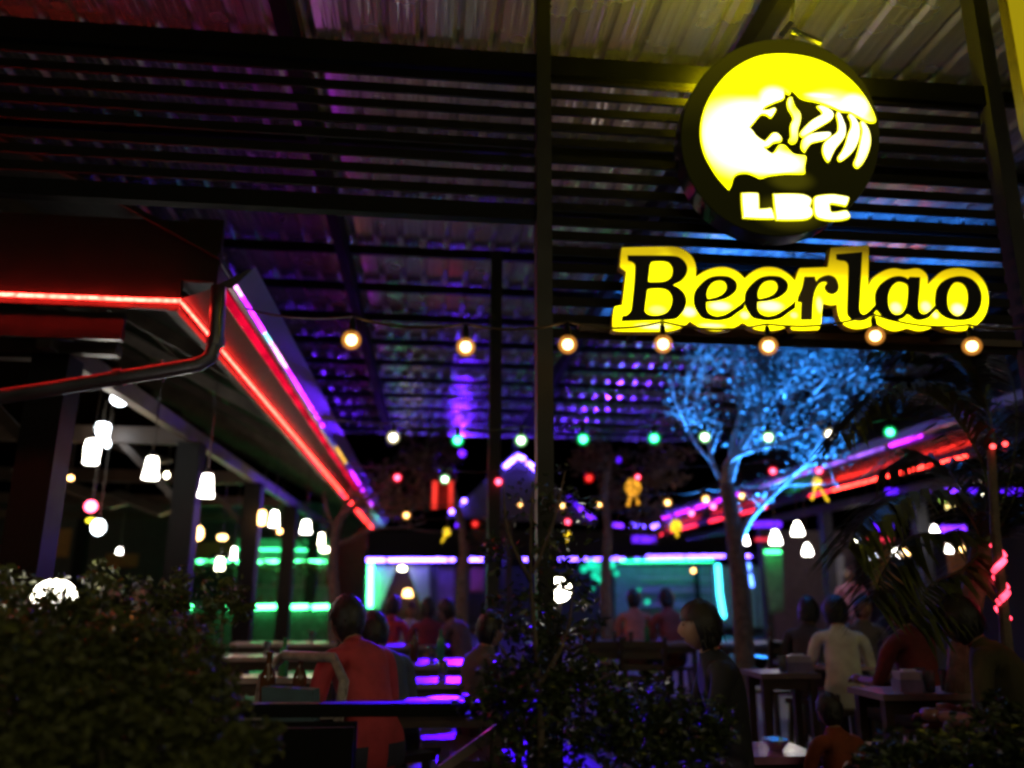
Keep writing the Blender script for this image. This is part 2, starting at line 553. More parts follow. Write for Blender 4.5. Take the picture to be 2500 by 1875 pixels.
def sign_face(name, z0, z1, stops, x_dim=None, nscale=7.0, hot=None):
    """backlit acrylic: lamps inside sit low, so the face glows unevenly; hot = list of (x, z, rx, rz, power) lamp spots"""
    m = bpy.data.materials.new(name)
    m.use_nodes = True
    n, l = m.node_tree.nodes, m.node_tree.links
    n.remove(n["Principled BSDF"])
    geo = n.new("ShaderNodeNewGeometry")
    sep = n.new("ShaderNodeSeparateXYZ")
    l.new(geo.outputs["Position"], sep.inputs[0])
    mr = n.new("ShaderNodeMapRange")
    mr.inputs["From Min"].default_value = z0
    mr.inputs["From Max"].default_value = z1
    l.new(sep.outputs["Z"], mr.inputs["Value"])
    rp = n.new("ShaderNodeValToRGB")
    els = rp.color_ramp.elements
    els[0].position, els[0].color = stops[0][0], tuple(stops[0][1]) + (1,)
    els[1].position, els[1].color = stops[-1][0], tuple(stops[-1][1]) + (1,)
    for p, c in stops[1:-1]:
        e = els.new(p)
        e.color = tuple(c) + (1,)
    l.new(mr.outputs[0], rp.inputs[0])
    src = rp.outputs[0]
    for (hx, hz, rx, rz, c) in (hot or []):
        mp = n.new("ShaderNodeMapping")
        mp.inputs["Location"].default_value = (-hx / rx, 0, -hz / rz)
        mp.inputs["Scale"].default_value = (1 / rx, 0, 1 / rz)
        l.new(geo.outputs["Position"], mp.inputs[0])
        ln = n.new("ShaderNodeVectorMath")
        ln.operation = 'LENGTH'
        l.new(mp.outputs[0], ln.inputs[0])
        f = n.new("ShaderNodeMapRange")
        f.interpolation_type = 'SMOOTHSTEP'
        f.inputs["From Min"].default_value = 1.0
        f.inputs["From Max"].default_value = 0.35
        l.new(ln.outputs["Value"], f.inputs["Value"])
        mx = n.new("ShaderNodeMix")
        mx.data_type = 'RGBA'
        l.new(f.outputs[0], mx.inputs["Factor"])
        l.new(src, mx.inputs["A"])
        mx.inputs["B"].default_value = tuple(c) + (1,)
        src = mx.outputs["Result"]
    e = n.new("ShaderNodeEmission")
    e.inputs[1].default_value = 1.0
    l.new(src, e.inputs[0])
    l.new(e.outputs[0], n["Material Output"].inputs[0])
    return m


pw = []
for o_, p in pan:
    pw += px2w([p], o_, S3)
zz0, zz1 = P(1900, 812, SY).z, P(1900, 600, SY).z
HW = (1.4, 1.35, 0.42)


def hs(u, v, ru, rv, c=HW):
    w = P(u, v, SY)
    return (w.x, w.z, ru * mpp(SY), rv * mpp(SY) * 1.15, c)


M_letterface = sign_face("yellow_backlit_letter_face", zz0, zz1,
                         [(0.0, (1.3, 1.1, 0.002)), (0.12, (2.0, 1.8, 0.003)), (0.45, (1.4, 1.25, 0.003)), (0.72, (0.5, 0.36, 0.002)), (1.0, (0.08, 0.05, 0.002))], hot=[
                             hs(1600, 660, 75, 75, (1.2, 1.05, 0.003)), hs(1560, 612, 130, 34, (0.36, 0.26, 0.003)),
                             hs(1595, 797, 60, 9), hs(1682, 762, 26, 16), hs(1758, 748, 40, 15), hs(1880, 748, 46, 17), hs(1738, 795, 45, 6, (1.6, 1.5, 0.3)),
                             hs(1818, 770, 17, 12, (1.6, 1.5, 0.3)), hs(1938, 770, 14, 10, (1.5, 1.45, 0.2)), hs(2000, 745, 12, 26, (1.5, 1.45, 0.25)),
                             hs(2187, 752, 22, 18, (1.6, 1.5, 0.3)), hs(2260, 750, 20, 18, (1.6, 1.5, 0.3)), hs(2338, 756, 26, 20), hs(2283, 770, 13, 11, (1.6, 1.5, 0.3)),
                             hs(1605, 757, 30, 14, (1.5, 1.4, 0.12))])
ps = thing("word_sign", "yellow glowing sign reading Beerlao in black letters, hanging below the round sign", "sign", (P(1950, 800, SY).x, SY, 0))
M_signside = mat("yellow_sign_return", (0.5, 0.32, 0.01), 0.4)
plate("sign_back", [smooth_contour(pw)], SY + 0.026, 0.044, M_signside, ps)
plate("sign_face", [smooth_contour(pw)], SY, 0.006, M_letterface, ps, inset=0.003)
M_letter = mat("black_vinyl_letter", (0.006, 0.006, 0.005), 0.5, 0, 0.2, 8, 0, 60, .2)
M_letterbrown = mat("brown_vinyl_letter", (0.13, 0.085, 0.0), 0.5, 0, 0.1)
E_sh = Vector((124.3 * S3, 0))
for cs, o_, m_ in (([B_out, B_h1, B_h2], A, M_letter), ([e_out, e_h], A, M_letter), ([[(p[0] + 687.4,) + tuple(p[1:]) for p in c] for c in (e_out, e_h)], A, M_letter),
                   ([r_out], A2, M_letterbrown), ([l_out], A3, M_letter), ([a_out, a_h], A3, M_letter), ([o_out, o_h], A3, M_letter)):
    plate("letter", [smooth_contour(px2w(c, o_, S3)) for c in cs], SY - 0.0075 - 0.001 * (m_ is M_letterbrown), 0.006, m_, ps, inset=-0.0025)
for u in (1560, 1950, 2330):
    w = P(u, 800, SY)
    MB().box((w.x, SY + 0.13, w.z), (0.03, 0.12, 0.03)).build("bracket", M_black, ps)

# round sign
T, ST = (1820, 210), 6.703
D4, S4 = (1690, 100), 3.318
cres = ([(D4, p) for p in [(1478, 650), (1455, 580), (1390, 460), (1290, 340), (1150, 230), (1000, 160), (850, 125), (700, 115), (550, 130), (420, 180), (300, 260), (190, 380), (110, 520), (70, 650), (62, 780), (85, 900),
                           (130, 1000), (200, 1110), (292, 1214, 1), (310, 1180), (330, 1115), (370, 1085), (440, 1080), (500, 1100), (550, 1120), (620, 1100), (750, 1085), (890, 1085), (905, 1070, 1)]]
        + [(T, p) for p in [(955, 1400), (955, 1330), (978, 1190), (950, 1155, 1), (790, 1135), (710, 1075), (640, 1000), (590, 980), (530, 990), (490, 1050), (445, 1110), (395, 1115), (290, 1030, 1), (370, 1010), (450, 950), (560, 930),
                            (580, 880), (550, 830), (490, 785), (420, 795), (370, 850), (300, 925, 1), (220, 880), (150, 820), (110, 760), (55, 705, 1), (120, 630), (230, 500), (290, 485), (340, 500), (400, 540), (440, 500),
                            (485, 420), (470, 380), (420, 385), (360, 410), (275, 415, 1), (310, 370), (450, 300), (600, 240), (620, 180), (625, 110, 1), (660, 145), (710, 160, 1), (740, 80, 1), (800, 130), (880, 210), (980, 250),
                            (1120, 275), (1280, 325), (1420, 380), (1550, 435), (1680, 450), (1780, 500), (1900, 570), (2010, 615), (2090, 615)]])
stripes = [
    [(700, 210), (745, 205), (760, 260), (800, 360), (870, 450), (890, 530), (870, 640), (840, 740), (835, 870), (810, 940), (750, 965), (700, 930), (700, 895), (725, 850), (720, 720), (730, 640), (765, 560), (740, 480), (690, 400), (670, 310), (680, 240)],
    [(1155, 350, 1), (1240, 350), (1350, 400), (1415, 460), (1410, 540), (1350, 600), (1200, 690), (1050, 780), (930, 850), (875, 805), (930, 720), (1050, 600), (1160, 530), (1230, 490), (1230, 440), (1180, 390)],
    [(1380, 800), (1340, 775), (1220, 780), (1080, 800), (960, 850), (910, 920), (900, 1030), (955, 1105, 1), (990, 1040), (1060, 960), (1150, 930), (1280, 900), (1360, 850)],
    [(1490, 440, 1), (1540, 490), (1590, 600), (1620, 700), (1610, 830), (1550, 930), (1460, 1040), (1400, 1150), (1355, 1250), (1320, 1250), (1270, 1170), (1245, 1070), (1270, 960), (1360, 870), (1470, 790), (1500, 720), (1495, 600), (1470, 500)],
    [(1690, 475, 1), (1760, 530), (1830, 640), (1850, 770), (1830, 900), (1770, 1040), (1680, 1150), (1540, 1250), (1495, 1190), (1560, 1090), (1620, 960), (1660, 810), (1710, 690), (1705, 590), (1665, 510)],
    [(1880, 590, 1), (1940, 640), (2000, 740), (2030, 880), (2015, 1020), (1960, 1180), (1880, 1310), (1810, 1360), (1755, 1290), (1800, 1170), (1840, 1020), (1870, 880), (1890, 750), (1860, 630)]]
LB, SLB = (1780, 450), 6.9125
LBC = [[[(190, 200), (230, 162), (440, 162), (485, 200), (495, 430, 1), (600, 425), (690, 415), (720, 470), (748, 560), (720, 605), (260, 590), (215, 540)]],
       [[(730, 220), (770, 178), (1150, 178), (1300, 210), (1375, 270), (1370, 340), (1350, 395, 1), (1393, 460), (1393, 540), (1330, 600), (1180, 625), (820, 625), (770, 580)],
        [(960, 310), (1040, 310), (1040, 338), (960, 338)], [(970, 453), (1050, 453), (1050, 482), (970, 482)]],
       [[(1690, 185), (1850, 200), (1990, 230), (2005, 270), (1960, 385), (1900, 380), (1700, 350), (1690, 420), (1705, 480), (1800, 480), (1950, 455), (2000, 500), (2025, 560), (1990, 600), (1850, 630), (1650, 630), (1480, 590), (1425, 520), (1407, 400), (1407, 260), (1470, 210)]]]
cc = P(1903, 336, SY)
rs_ = thing("round_sign", "round black lightbox sign with yellow tiger head logo and letters LBC", "sign", (cc.x, SY, 0))
rad = 243 * mpp(SY) * 1.055
M_disc = sign_face("black_disc_face", cc.z - rad, cc.z + rad, [(0.0, (0.003, 0.0028, 0.0004)), (0.5, (0.004, 0.0036, 0.0004)), (1.0, (0.022, 0.019, 0.0006))],
                   hot=[hs(1925, 520, 130, 60, (0.03, 0.026, 0.001)), hs(1930, 440, 90, 40, (0.026, 0.023, 0.001))])  # faint olive light on the black face is put in as emission
# ring: round as seen from the camera, so slightly elliptical in space
circ = px2w([(1905 + 243 * cos(2 * pi * k / 96), 335 + 241 * sin(2 * pi * k / 96)) for k in range(96)], (0, 0), 1)
plate("case", [circ], SY + 0.06, 0.11, mat("black_sign_case", (0.015, 0.015, 0.015), 0.3, 0.2), rs_)
plate("face", [circ], SY, 0.006, M_disc, rs_, inset=0.004)
# added unseen yellow strip behind the case top, lighting the roof
vm = MB()
arc = [px2w([(1905 + 247 * cos(a_), 335 - 245 * sin(a_))], (0, 0), 1)[0] for a_ in [radians(48 + 6 * k) for k in range(15)]]
for yy in (SY + .125, SY + .2): vm.v += [(p[0], yy, p[1] - .085) for p in arc]
vm.f += [(k, k + 1, 16 + k, 15 + k) for k in range(14)]
sh_ = MB()
for yy in (SY + .112, SY + .22): sh_.v += [(p[0], yy, p[1] - .1) for p in arc]
sh_.f += [(k, k + 1, 16 + k, 15 + k) for k in range(14)]
sh_.build("roof_fill_shield", M_black, rs_)  # added plate keeping that strip's light off the slats
vm.build("roof_fill_strip", emis("yellow_roof_fill", (230, 195, .4), 1), rs_)
cw = []
for o_, p in cres:
    cw += px2w([p], o_, S4 if o_ is D4 else ST)
HWH = (1.6, 1.55, .9)
zc0, zc1 = P(1900, 470, SY).z, P(1900, 130, SY).z
YEL = (1.5, 1.4, 0.002)
M_cres = sign_face("yellow_tiger_face_edge", zc0, zc1, [(0, YEL), (1, YEL)])
M_hot = sign_face("white_hot_tiger_face", zc0, zc1, [(0, YEL), (1, YEL)], hot=[hs(1800, 340, 150, 130, HWH), hs(1850, 300, 150, 80, HWH), hs(1880, 400, 130, 45, HWH), hs(1890, 250, 60, 50, HWH), hs(2085, 262, 55, 42, HWH), hs(2000, 238, 60, 10, (2, 1.9, .5)), hs(2040, 330, 150, 140, HWH)])
M_lbcw = emis("white_hot_letters", (1.4, 1.35, .75), 1)
M_lbcy = emis("yellow_letter_edge", (.9, .82, 0.001), 1)
cwc = smooth_contour(cw)
plate("tiger_outline", [cwc], SY - 0.008, 0.006, M_cres, rs_)
plate("tiger_outline", [cwc], SY - 0.0145, 0.003, M_hot, rs_, inset=0.006)
for s_ in stripes:
    c = smooth_contour(px2w(s_, T, ST))
    plate("tiger_stripe", [c], SY - 0.008, 0.006, M_cres, rs_)
    plate("tiger_stripe_core", [c], SY - 0.0145, 0.003, M_hot, rs_, inset=0.004)
for cs in LBC:
    c = [smooth_contour(px2w(x, LB, SLB)) for x in cs]
    plate("letter", c, SY - 0.008, 0.006, M_lbcy, rs_)
    plate("letter_core", c[:1], SY - 0.0145, 0.003, M_lbcw, rs_, inset=0.007)
# hanger arm on top, white steel
a_, b_ = P(1905, 90, SY + 0.05), P(1932, 55, SY + 0.05)
MB().bar(a_, b_, 0.03, 0.012, Vector((0, -1, 0))).build("hanger_arm", M_chrome, rs_)
MB().bar(P(1932, 72, SY + 0.05), P(2006, 104, SY + 0.05), 0.02, 0.02).build("hanger_bar", M_chrome, rs_)
MB().bar(b_, P(1945, -60, SY + 0.5), 0.015, 0.015).build("hanger_rod", M_chrome, rs_)

# second yellow board, edge only, top right
yb = thing("yellow_board", "plain yellow lit board cut off at the top right corner", "sign", (2.6, 2.6, 3.5))
qv = [P(2452, -40, 2.9), P(2560, -40, 2.9), P(2560, 420, 2.9), P(2510, 300, 2.9)]
cyb = [(p.x, p.z) for p in qv]
plate("board", [cyb], 2.93, 0.05, mat("yellow_board_side", (0.4, 0.3, 0.01), 0.5), yb)
plate("board_face", [cyb], 2.9, 0.006, emis("yellow_board_glow", (0.17, 0.13, 0.002), 1), yb, inset=0.004)

# ------------------------------------------------------------------ string lights
def halo_of(core):
    """shell round the bulb: its halo is put in as emission fading to the rim"""
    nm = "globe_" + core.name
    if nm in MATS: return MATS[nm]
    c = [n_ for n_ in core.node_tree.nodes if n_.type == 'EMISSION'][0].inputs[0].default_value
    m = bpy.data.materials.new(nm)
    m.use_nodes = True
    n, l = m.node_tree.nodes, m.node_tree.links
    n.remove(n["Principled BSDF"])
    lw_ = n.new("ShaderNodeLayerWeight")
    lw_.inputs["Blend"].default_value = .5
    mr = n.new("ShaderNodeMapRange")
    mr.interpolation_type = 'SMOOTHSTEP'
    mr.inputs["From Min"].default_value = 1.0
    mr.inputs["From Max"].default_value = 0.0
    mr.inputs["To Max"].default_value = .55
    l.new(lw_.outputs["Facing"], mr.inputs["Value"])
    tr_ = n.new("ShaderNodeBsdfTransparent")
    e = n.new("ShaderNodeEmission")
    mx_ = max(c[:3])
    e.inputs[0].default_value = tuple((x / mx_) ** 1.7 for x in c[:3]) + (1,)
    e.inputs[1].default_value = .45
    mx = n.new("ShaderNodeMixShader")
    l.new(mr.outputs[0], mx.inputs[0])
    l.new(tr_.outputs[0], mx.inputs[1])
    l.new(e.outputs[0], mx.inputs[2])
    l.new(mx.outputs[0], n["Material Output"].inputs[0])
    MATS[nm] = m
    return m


def strand(name, label, bulbs, ends, sag=0.03, br=0.034, group="strings of coloured bulbs under the roof", sock=True):
    """bulbs: (u, v, Y, material[, scale]); ends: two 3-D points the cable is tied to"""
    c = P(*bulbs[len(bulbs) // 2][:3])
    t = thing(name, label, "string lights", (c.x, c.y, 0), group)
    pts = [Vector(ends[0])]
    tops = []
    for b in bulbs:
        p = P(*b[:3])
        s = b[4] if len(b) > 4 else 1.0
        tops.append(p + Vector((0, 0, br * s + 0.075)))
    allp = [Vector(ends[0])] + tops + [Vector(ends[1])]
    wire = []
    for i in range(len(allp) - 1):
        a, b = allp[i], allp[i + 1]
        for k in range(6):
            f = k / 6
            wire.append(a.lerp(b, f) - Vector((0, 0, sag * 4 * f * (1 - f))))
    wire.append(allp[-1])
    MB().tube(wire, 0.006, 5).build("cable", M_wire, t)
    for b in bulbs:
        p = P(*b[:3])
        s = b[4] if len(b) > 4 else 1.0
        bo = MB().ball(p, br * s * .86, 12, 8).build("bulb", b[3], t, smooth=True)
        MB().ball(p, br * s * 1.55, 20, 14).build("globe", halo_of(b[3]), bo, smooth=True)  # added shell carrying the bulb's halo as emission
        if sock:
            MB().lathe([(br * .45, br * .75), (br * .5, br * 1.2), (br * .45, br * 1.2 + .045), (.008, br * 1.2 + .06)], p, 8).build("socket", M_black, bo)
    return t


strand("string_lights", "warm white bulbs in a row strung below the Beerlao sign, nearest of the light strings",
       [(858, 830, 3.3, E_warm), (1137, 847, 3.3, E_warm), (1386, 841, 3.3, E_warm), (1619, 840, 3.3, E_warm), (1876, 845, 3.3, E_warm), (2137, 820, 3.3, E_warm), (2373, 845, 3.3, E_warm)],
       (P(600, 752, 4.6), P(2560, 785, 3.3)), 0.03, .029)
strand("string_lights", "string of white and green bulbs under the roof, second row from the front",
       [(960, 1068, 5.9, E_cream), (1117, 1075, 5.9, E_greenb), (1272, 1075, 5.9, E_palegreen), (1424, 1072, 5.9, E_greenb), (1597, 1070, 5.9, E_greenb), (1721, 1067, 5.9, E_palegreen),
        (1876, 1068, 5.9, E_palegreen), (2026, 1060, 5.9, E_cream), (2173, 1055, 5.9, E_greenb)], (P(760, 1010, 6.5), P(2420, 1000, 5.9)), 0.03)
strand("string_lights", "string of mostly red bulbs under the roof, third row from the front",
       [(970, 1166, 7.8, E_redb), (1086, 1170, 7.8, E_palegreen), (1217, 1176, 7.8, E_redb), (1438, 1167, 7.8, E_redbdim), (1557, 1165, 7.8, E_redb, .8), (1887, 1150, 7.8, E_redb), (2000, 1149, 7.8, E_redb)],
       (P(850, 1130, 8.5), P(2250, 1100, 7.8)), 0.03)
strand("string_lights", "string of small amber bulbs under the roof, fourth row from the front",
       [(992, 1258, 9.3, E_amber), (1270, 1233, 9.3, E_amber, .6), (1374, 1235, 9.3, E_warm, .8), (1463, 1232, 9.3, E_amber, .8), (1630, 1227, 9.3, E_warm), (1723, 1219, 9.3, E_warm, 1.1), (1812, 1211, 9.3, E_warm)],
       (P(900, 1240, 10), P(2000, 1170, 9.3)), 0.03)
strand("string_lights", "string of few small pink and red bulbs under the roof, farthest row",
       [(1160, 1279, 11.5, E_redbdim, 1.1), (1313, 1276, 11.5, E_redbdim), (1386, 1274, 11.5, E_redb, 1.1), (1688, 1253, 11.5, E_pinkb, 1.2), (1741, 1236, 11.5, E_pinkb, 1.3)],
       (P(980, 1265, 12), P(1900, 1190, 11.5)), 0.03)

# ------------------------------------------------------------------ left wing: open-sided hall with eaves
E0 = P(415, 740, 5.1)
XE, ZE = E0.x, E0.z
XE = (P(700, 1056, 12).x * 0 + PZ(700, 1054, ZE).x + PZ(860, 1231, ZE).x) / 2
YEND = 24.0
lw = thing("open_hall", "open sided hall on the left with dark posts, sloping rafters and red lit eaves", "building", (-4, 12, FL))
# side eave: soffit, fascia, roof slope
Gb, Gt = P(532, 703, 5.05), P(606, 650, 5.05)
xg = Gb.x
SL = 0.53
MB().bar((XE - 0.04, 5.1, ZE + .02), (XE - 0.04, YEND, ZE + .02), 0.05, 0.14).build("eave_board", M_roofdark, lw)
fm = MB()
fm.add([(XE, 5.1, ZE + .03), (xg - .03, 5.1, ZE + .12), (xg - .03, YEND, ZE + .12), (XE, YEND, ZE + .03)], [(0, 1, 2, 3)])
fm.build("soffit", M_soffit, lw)
MB().box((xg - .03, (5.1 + YEND) / 2, ZE + .2), (0.03, YEND - 5.1, 0.17)).build("fascia", M_fascia, lw)
nrt = 12
for i in range(nrt):
    y0 = 5.05 + i * (YEND - 5.05) / nrt
    y1 = 5.05 + (i + 1) * (YEND - 5.05) / nrt - .012
    o = MB()
    a, b = Vector((xg - .02, 0, ZE + .31)), Vector((-6.5, 0, ZE + .31 + (6.5 + xg) * SL))
    for dz in (0, 0.03):
        pass
    o.add([(a.x, y0, a.z), (a.x, y1, a.z), (b.x, y1, b.z), (b.x, y0, b.z), (a.x, y0, a.z + .04), (a.x, y1, a.z + .04), (b.x, y1, b.z + .04), (b.x, y0, b.z + .04)],
          [(0, 1, 2, 3), (7, 6, 5, 4), (0, 4, 5, 1), (1, 5, 6, 2), (2, 6, 7, 3), (3, 7, 4, 0)])
    o.build("roof_panel", M_roofdark, lw)
y = 5.45
while y < YEND:
    MB().bar((XE - .02, y, ZE + .1), (-6.4, y, ZE + .1 + (6.4 + XE) * SL), 0.06, 0.13).build("rafter", M_rafter, lw)
    y += 2.2
# battens between the rafters
for k in range(5):
    x = XE - .6 - k * .9
    MB().bar((x, 5.3, ZE + .2 + (XE - x) * SL), (x, YEND, ZE + .2 + (XE - x) * SL), 0.05, 0.04).build("batten", M_wood, lw)
# wall plate on the posts and tie beams
XC = -2.6
Bz = PX(380, 1004, XC).z
MB().bar((XC, 5.4, Bz), (XC, YEND, Bz), 0.09, 0.15).build("wall_plate", M_rafter, lw)
for k in range(6):
    yk = 5.65 + 3.3 * k
    if yk > YEND: break
    MB().box((XC, yk, (FL + Bz - .08) / 2), (0.24, 0.24, Bz - .08 - FL)).build("post", M_post, lw)
    MB().box(((XC - 10.6) / 2, yk, Bz - .005), (8.0 - .05, 0.11, 0.18)).build("tie_beam", M_wood, lw)
    MB().bar((XC - .1, yk + .02, Bz - .7), (XC - .75, yk + .02, Bz - .08), 0.07, 0.07).build("brace", M_wood, lw)
    if k % 2 == 0:
        MB().box((-7.6, yk, (FL + Bz - .1) / 2), (0.22, 0.22, Bz - .1 - FL)).build("post", M_post, lw)
# front end: parapet board, fascia under the rope light
xl0 = -9.0
MB().box(((xl0 + XE) / 2, 5.12, ZE + .27), (XE - xl0, 0.04, 0.62)).build("front_parapet", M_roofdark, lw)
MB().box(((xg - .02 + XE) / 2 + .003, 5.11, ZE + .38), (xg - .02 - XE, 0.04, 0.44)).build("end_board", M_roofdark, lw)
zfa, zfb = P(150, 757, 5.16).z, P(150, 822, 5.16).z
MB().box(((xl0 + P(300, 780, 5.16).x) / 2, 5.2, (zfa + zfb) / 2), (P(300, 780, 5.16).x - xl0, 0.05, zfa - zfb)).build("front_fascia", M_fascia, lw)
zb_ = P(150, 852, 5.6).z
MB().box(((xl0 + P(292, 850, 5.6).x) / 2, 5.6, zb_), (P(292, 850, 5.6).x - xl0, 0.1, 0.08)).build("front_beam", M_rafter, lw)
# back wall with orange panels and dark frames
YB = 21.5
MB().box((-6.3, YB + .1, 2.1), (9.4, 0.12, 3.6)).build("back_wall", M_darkwall, lw)
for (u0, v0, u1, v1) in ((447, 1292, 498, 1316), (447, 1322, 512, 1362), (516, 1322, 566, 1352), (628, 1330, 684, 1360), (260, 1352, 334, 1384), (90, 1290, 165, 1360)):
    a, b = P(u0, v0, YB - .02), P(u1, v1, YB - .02)
    MB().box(((a.x + b.x) / 2, YB, (a.z + b.z) / 2), (b.x - a.x, 0.05, a.z - b.z)).build("wall_panel", M_orangewall, lw)
MB().box((-10.4, 14, 2.0), (0.15, 16, 3.4)).build("side_wall", M_darkwall, lw)
# billowing cloth shapes under the ceiling: pale ceiling boards seen among the beams
for (u, v, Y, w) in ((300, 1090, 11, 1.2), (170, 1190, 12, 1.5), (340, 1228, 13, 0.9)):
    p = P(u, v, Y)
    MB().box(p, (w, 0.5, 0.03), (0.25, 0.35, 0)).build("ceiling_board", M_rafter, lw)


def rope(name, label, pts, m, r=0.014, group=None, cat="rope light"):
    c = Vector(pts[0])
    t = MB().tube(pts, r, 8)
    o = t.build(name, m)
    me = o.data
    for v in me.vertices: v.co = v.co - c
    o.location = c
    return tag(o, label, cat, group)


rope("rope_light", "straight red rope light along the front eave of the hall on the left", [(xl0, 5.06, ZE), (P(330, 738, 5.06).x, 5.06, ZE), (XE + .02, 5.06, ZE + .004)], E_redrope, 0.012)
rope("rope_light", "long red rope light running back along the side eave of the left hall", [(XE + .03, 5.06, ZE - .01), (XE + .03, 12, ZE - .012), (XE + .03, 23.5, ZE - .01)], E_redrope, 0.008)
gt = thing("roof_gutter", "shiny metal gutter glowing violet along the left hall eave", "gutter", (xg, 5.05, Gb.z))
gm = MB()
prof = [(-.01, .16), (-.01, .02), (0.0, 0.0), (.09, .0), (Gt.x - Gb.x + .03, Gt.z - Gb.z - .02), (Gt.x - Gb.x + .045, Gt.z - Gb.z), (Gt.x - Gb.x + .03, Gt.z - Gb.z)]
n = len(prof)
for yy in (5.05, YEND): gm.v += [(xg + p[0], yy, Gb.z + p[1]) for p in prof]
gm.f += [(i, i + 1, n + i + 1, n + i) for i in range(n - 1)]
gm.build("channel", M_gutter, gt)
MB().add([(xg + p[0], 5.047, Gb.z + p[1]) for p in prof[1:-1]], [tuple(range(n - 2))]).build("end_cap", M_gutter, gt)
for yy in (7, 9.5, 12, 15, 18.5):
    MB().box((xg + .03, yy, Gb.z - .008), (.12, .03, .012)).build("strap", M_gutter, gt)
# glowing strips standing in for neon reflected in the gutter edge, uneven pieces
for (ya, yb_, m_, lab) in ((5.06, 5.22, E_pinkglow, "short bright pink glow piece at the near end of the left gutter"), (5.24, 6.0, E_gutterglow, "violet glow strip on the near part of the left gutter"),
                           (6.02, 6.25, emis("cyan_gutter_glow", (0.25, 0.8, 1), 2.0, .4, 6), "small cyan glow piece on the left gutter"), (6.27, 7.0, E_pinkglow, "pinkish glow strip on the middle of the left gutter"),
                           (7.05, 9.6, E_gutterglow, "long violet glow strip on the middle of the left gutter"), (11.0, 12.4, emis("gold_gutter_glow", (1, 0.5, 0.06), 1.1, .5, 3), "gold glow strip on the far part of the left gutter"),
                           (13.2, 19.5, E_gutterglow, "violet glow strip at the far end of the left gutter")):
    rope("glow_strip", lab, [(xg + .107, ya, Gb.z + .02), (xg + .107, yb_, Gb.z + .02)], m_, 0.014, cat="glow strip", group="coloured glow strips for neon reflected in the left gutter")
rope("glow_strip", "broad soft red glow band just under the left gutter", [(xg + .02, 5.08, Gb.z - .012), (xg + .02, 8.5, Gb.z - .012), (xg + .02, 15, Gb.z - .012), (xg + .02, 19, Gb.z - .012)], emis("soft_red_band", (1, .004, .045), .42, .6, 1.5), 0.03, cat="glow strip")  # glowing band standing in for the red rope reflected by the gutter
# downpipe
dp = thing("downpipe", "grey rain downpipe with an elbow at the corner of the left hall", "pipe", (P(525, 860, 4.95).x, 4.95, 2))
MB().tube([P(*a, 4.95) for a in ((534, 700), (531, 760), (527, 835), (514, 872), (486, 890), (445, 897), (300, 921), (120, 950), (0, 968), (-90, 980))], 0.047, 10).build("pipe", M_gutter, dp, smooth=True)
MB().tube([P(528, 825, 4.95), P(525, 845, 4.95)], 0.056, 10).build("collar", M_gutter, dp)
MB().tube([P(300, 921, 4.95), P(280, 924, 4.95)], 0.056, 10).build("collar", M_gutter, dp)
MB().tube([P(398, 880, 4.95), P(398, 930, 5.1)], 0.012, 6).build("clip", M_chrome, dp)


# ------------------------------------------------------------------ pendant lamps
def pendant(u, v, wpx, hpx, Y, m, label, shape="bell", ztop=None):
    p = P(u, v, Y)
    w, h = wpx * mpp(Y) * .82, hpx * mpp(Y) * .9
    t = thing("pendant_lamp", label, "pendant lamp", p, "lit pendant lamps in the open halls")
    r = w / 2
    if shape == "bell": pr = [(r * .3, h * .5), (r * .62, h * .43), (r * .74, h * .2), (r * .76, 0), (r * .86, -h * .25), (r, -h * .42), (r * .92, -h * .5)]
    elif shape == "jar": pr = [(r * .4, h * .5), (r * .85, h * .44), (r, h * .2), (r * .92, -h * .15), (r * .88, -h * .3), (r * .95, -h * .44), (r * .7, -h * .5)]
    elif shape == "cone": pr = [(r * .25, h * .5), (r * .4, h * .4), (r * .75, 0), (r, -h * .35), (r * .95, -h * .5)]
    else: pr = [(r * sin(pi * k / 8) + 1e-4, h / 2 * cos(pi * k / 8)) for k in range(9)]
    MB().lathe(pr[::-1], (0, 0, 0), 14).build("shade", m, t, smooth=True, world=False)
    MB().lathe([(r * .42, h * .47), (r * .42, h * .6), (r * .2, h * .75)], (0, 0, 0), 10).build("cap", M_black, t, world=False)
    zt = (ztop if ztop else Bz + .3) - p.z
    if zt > h: MB().tube([(0, 0, h * .7), (0, 0, zt)], 0.007, 5).build("cord", M_wire, t, world=False)
    return t


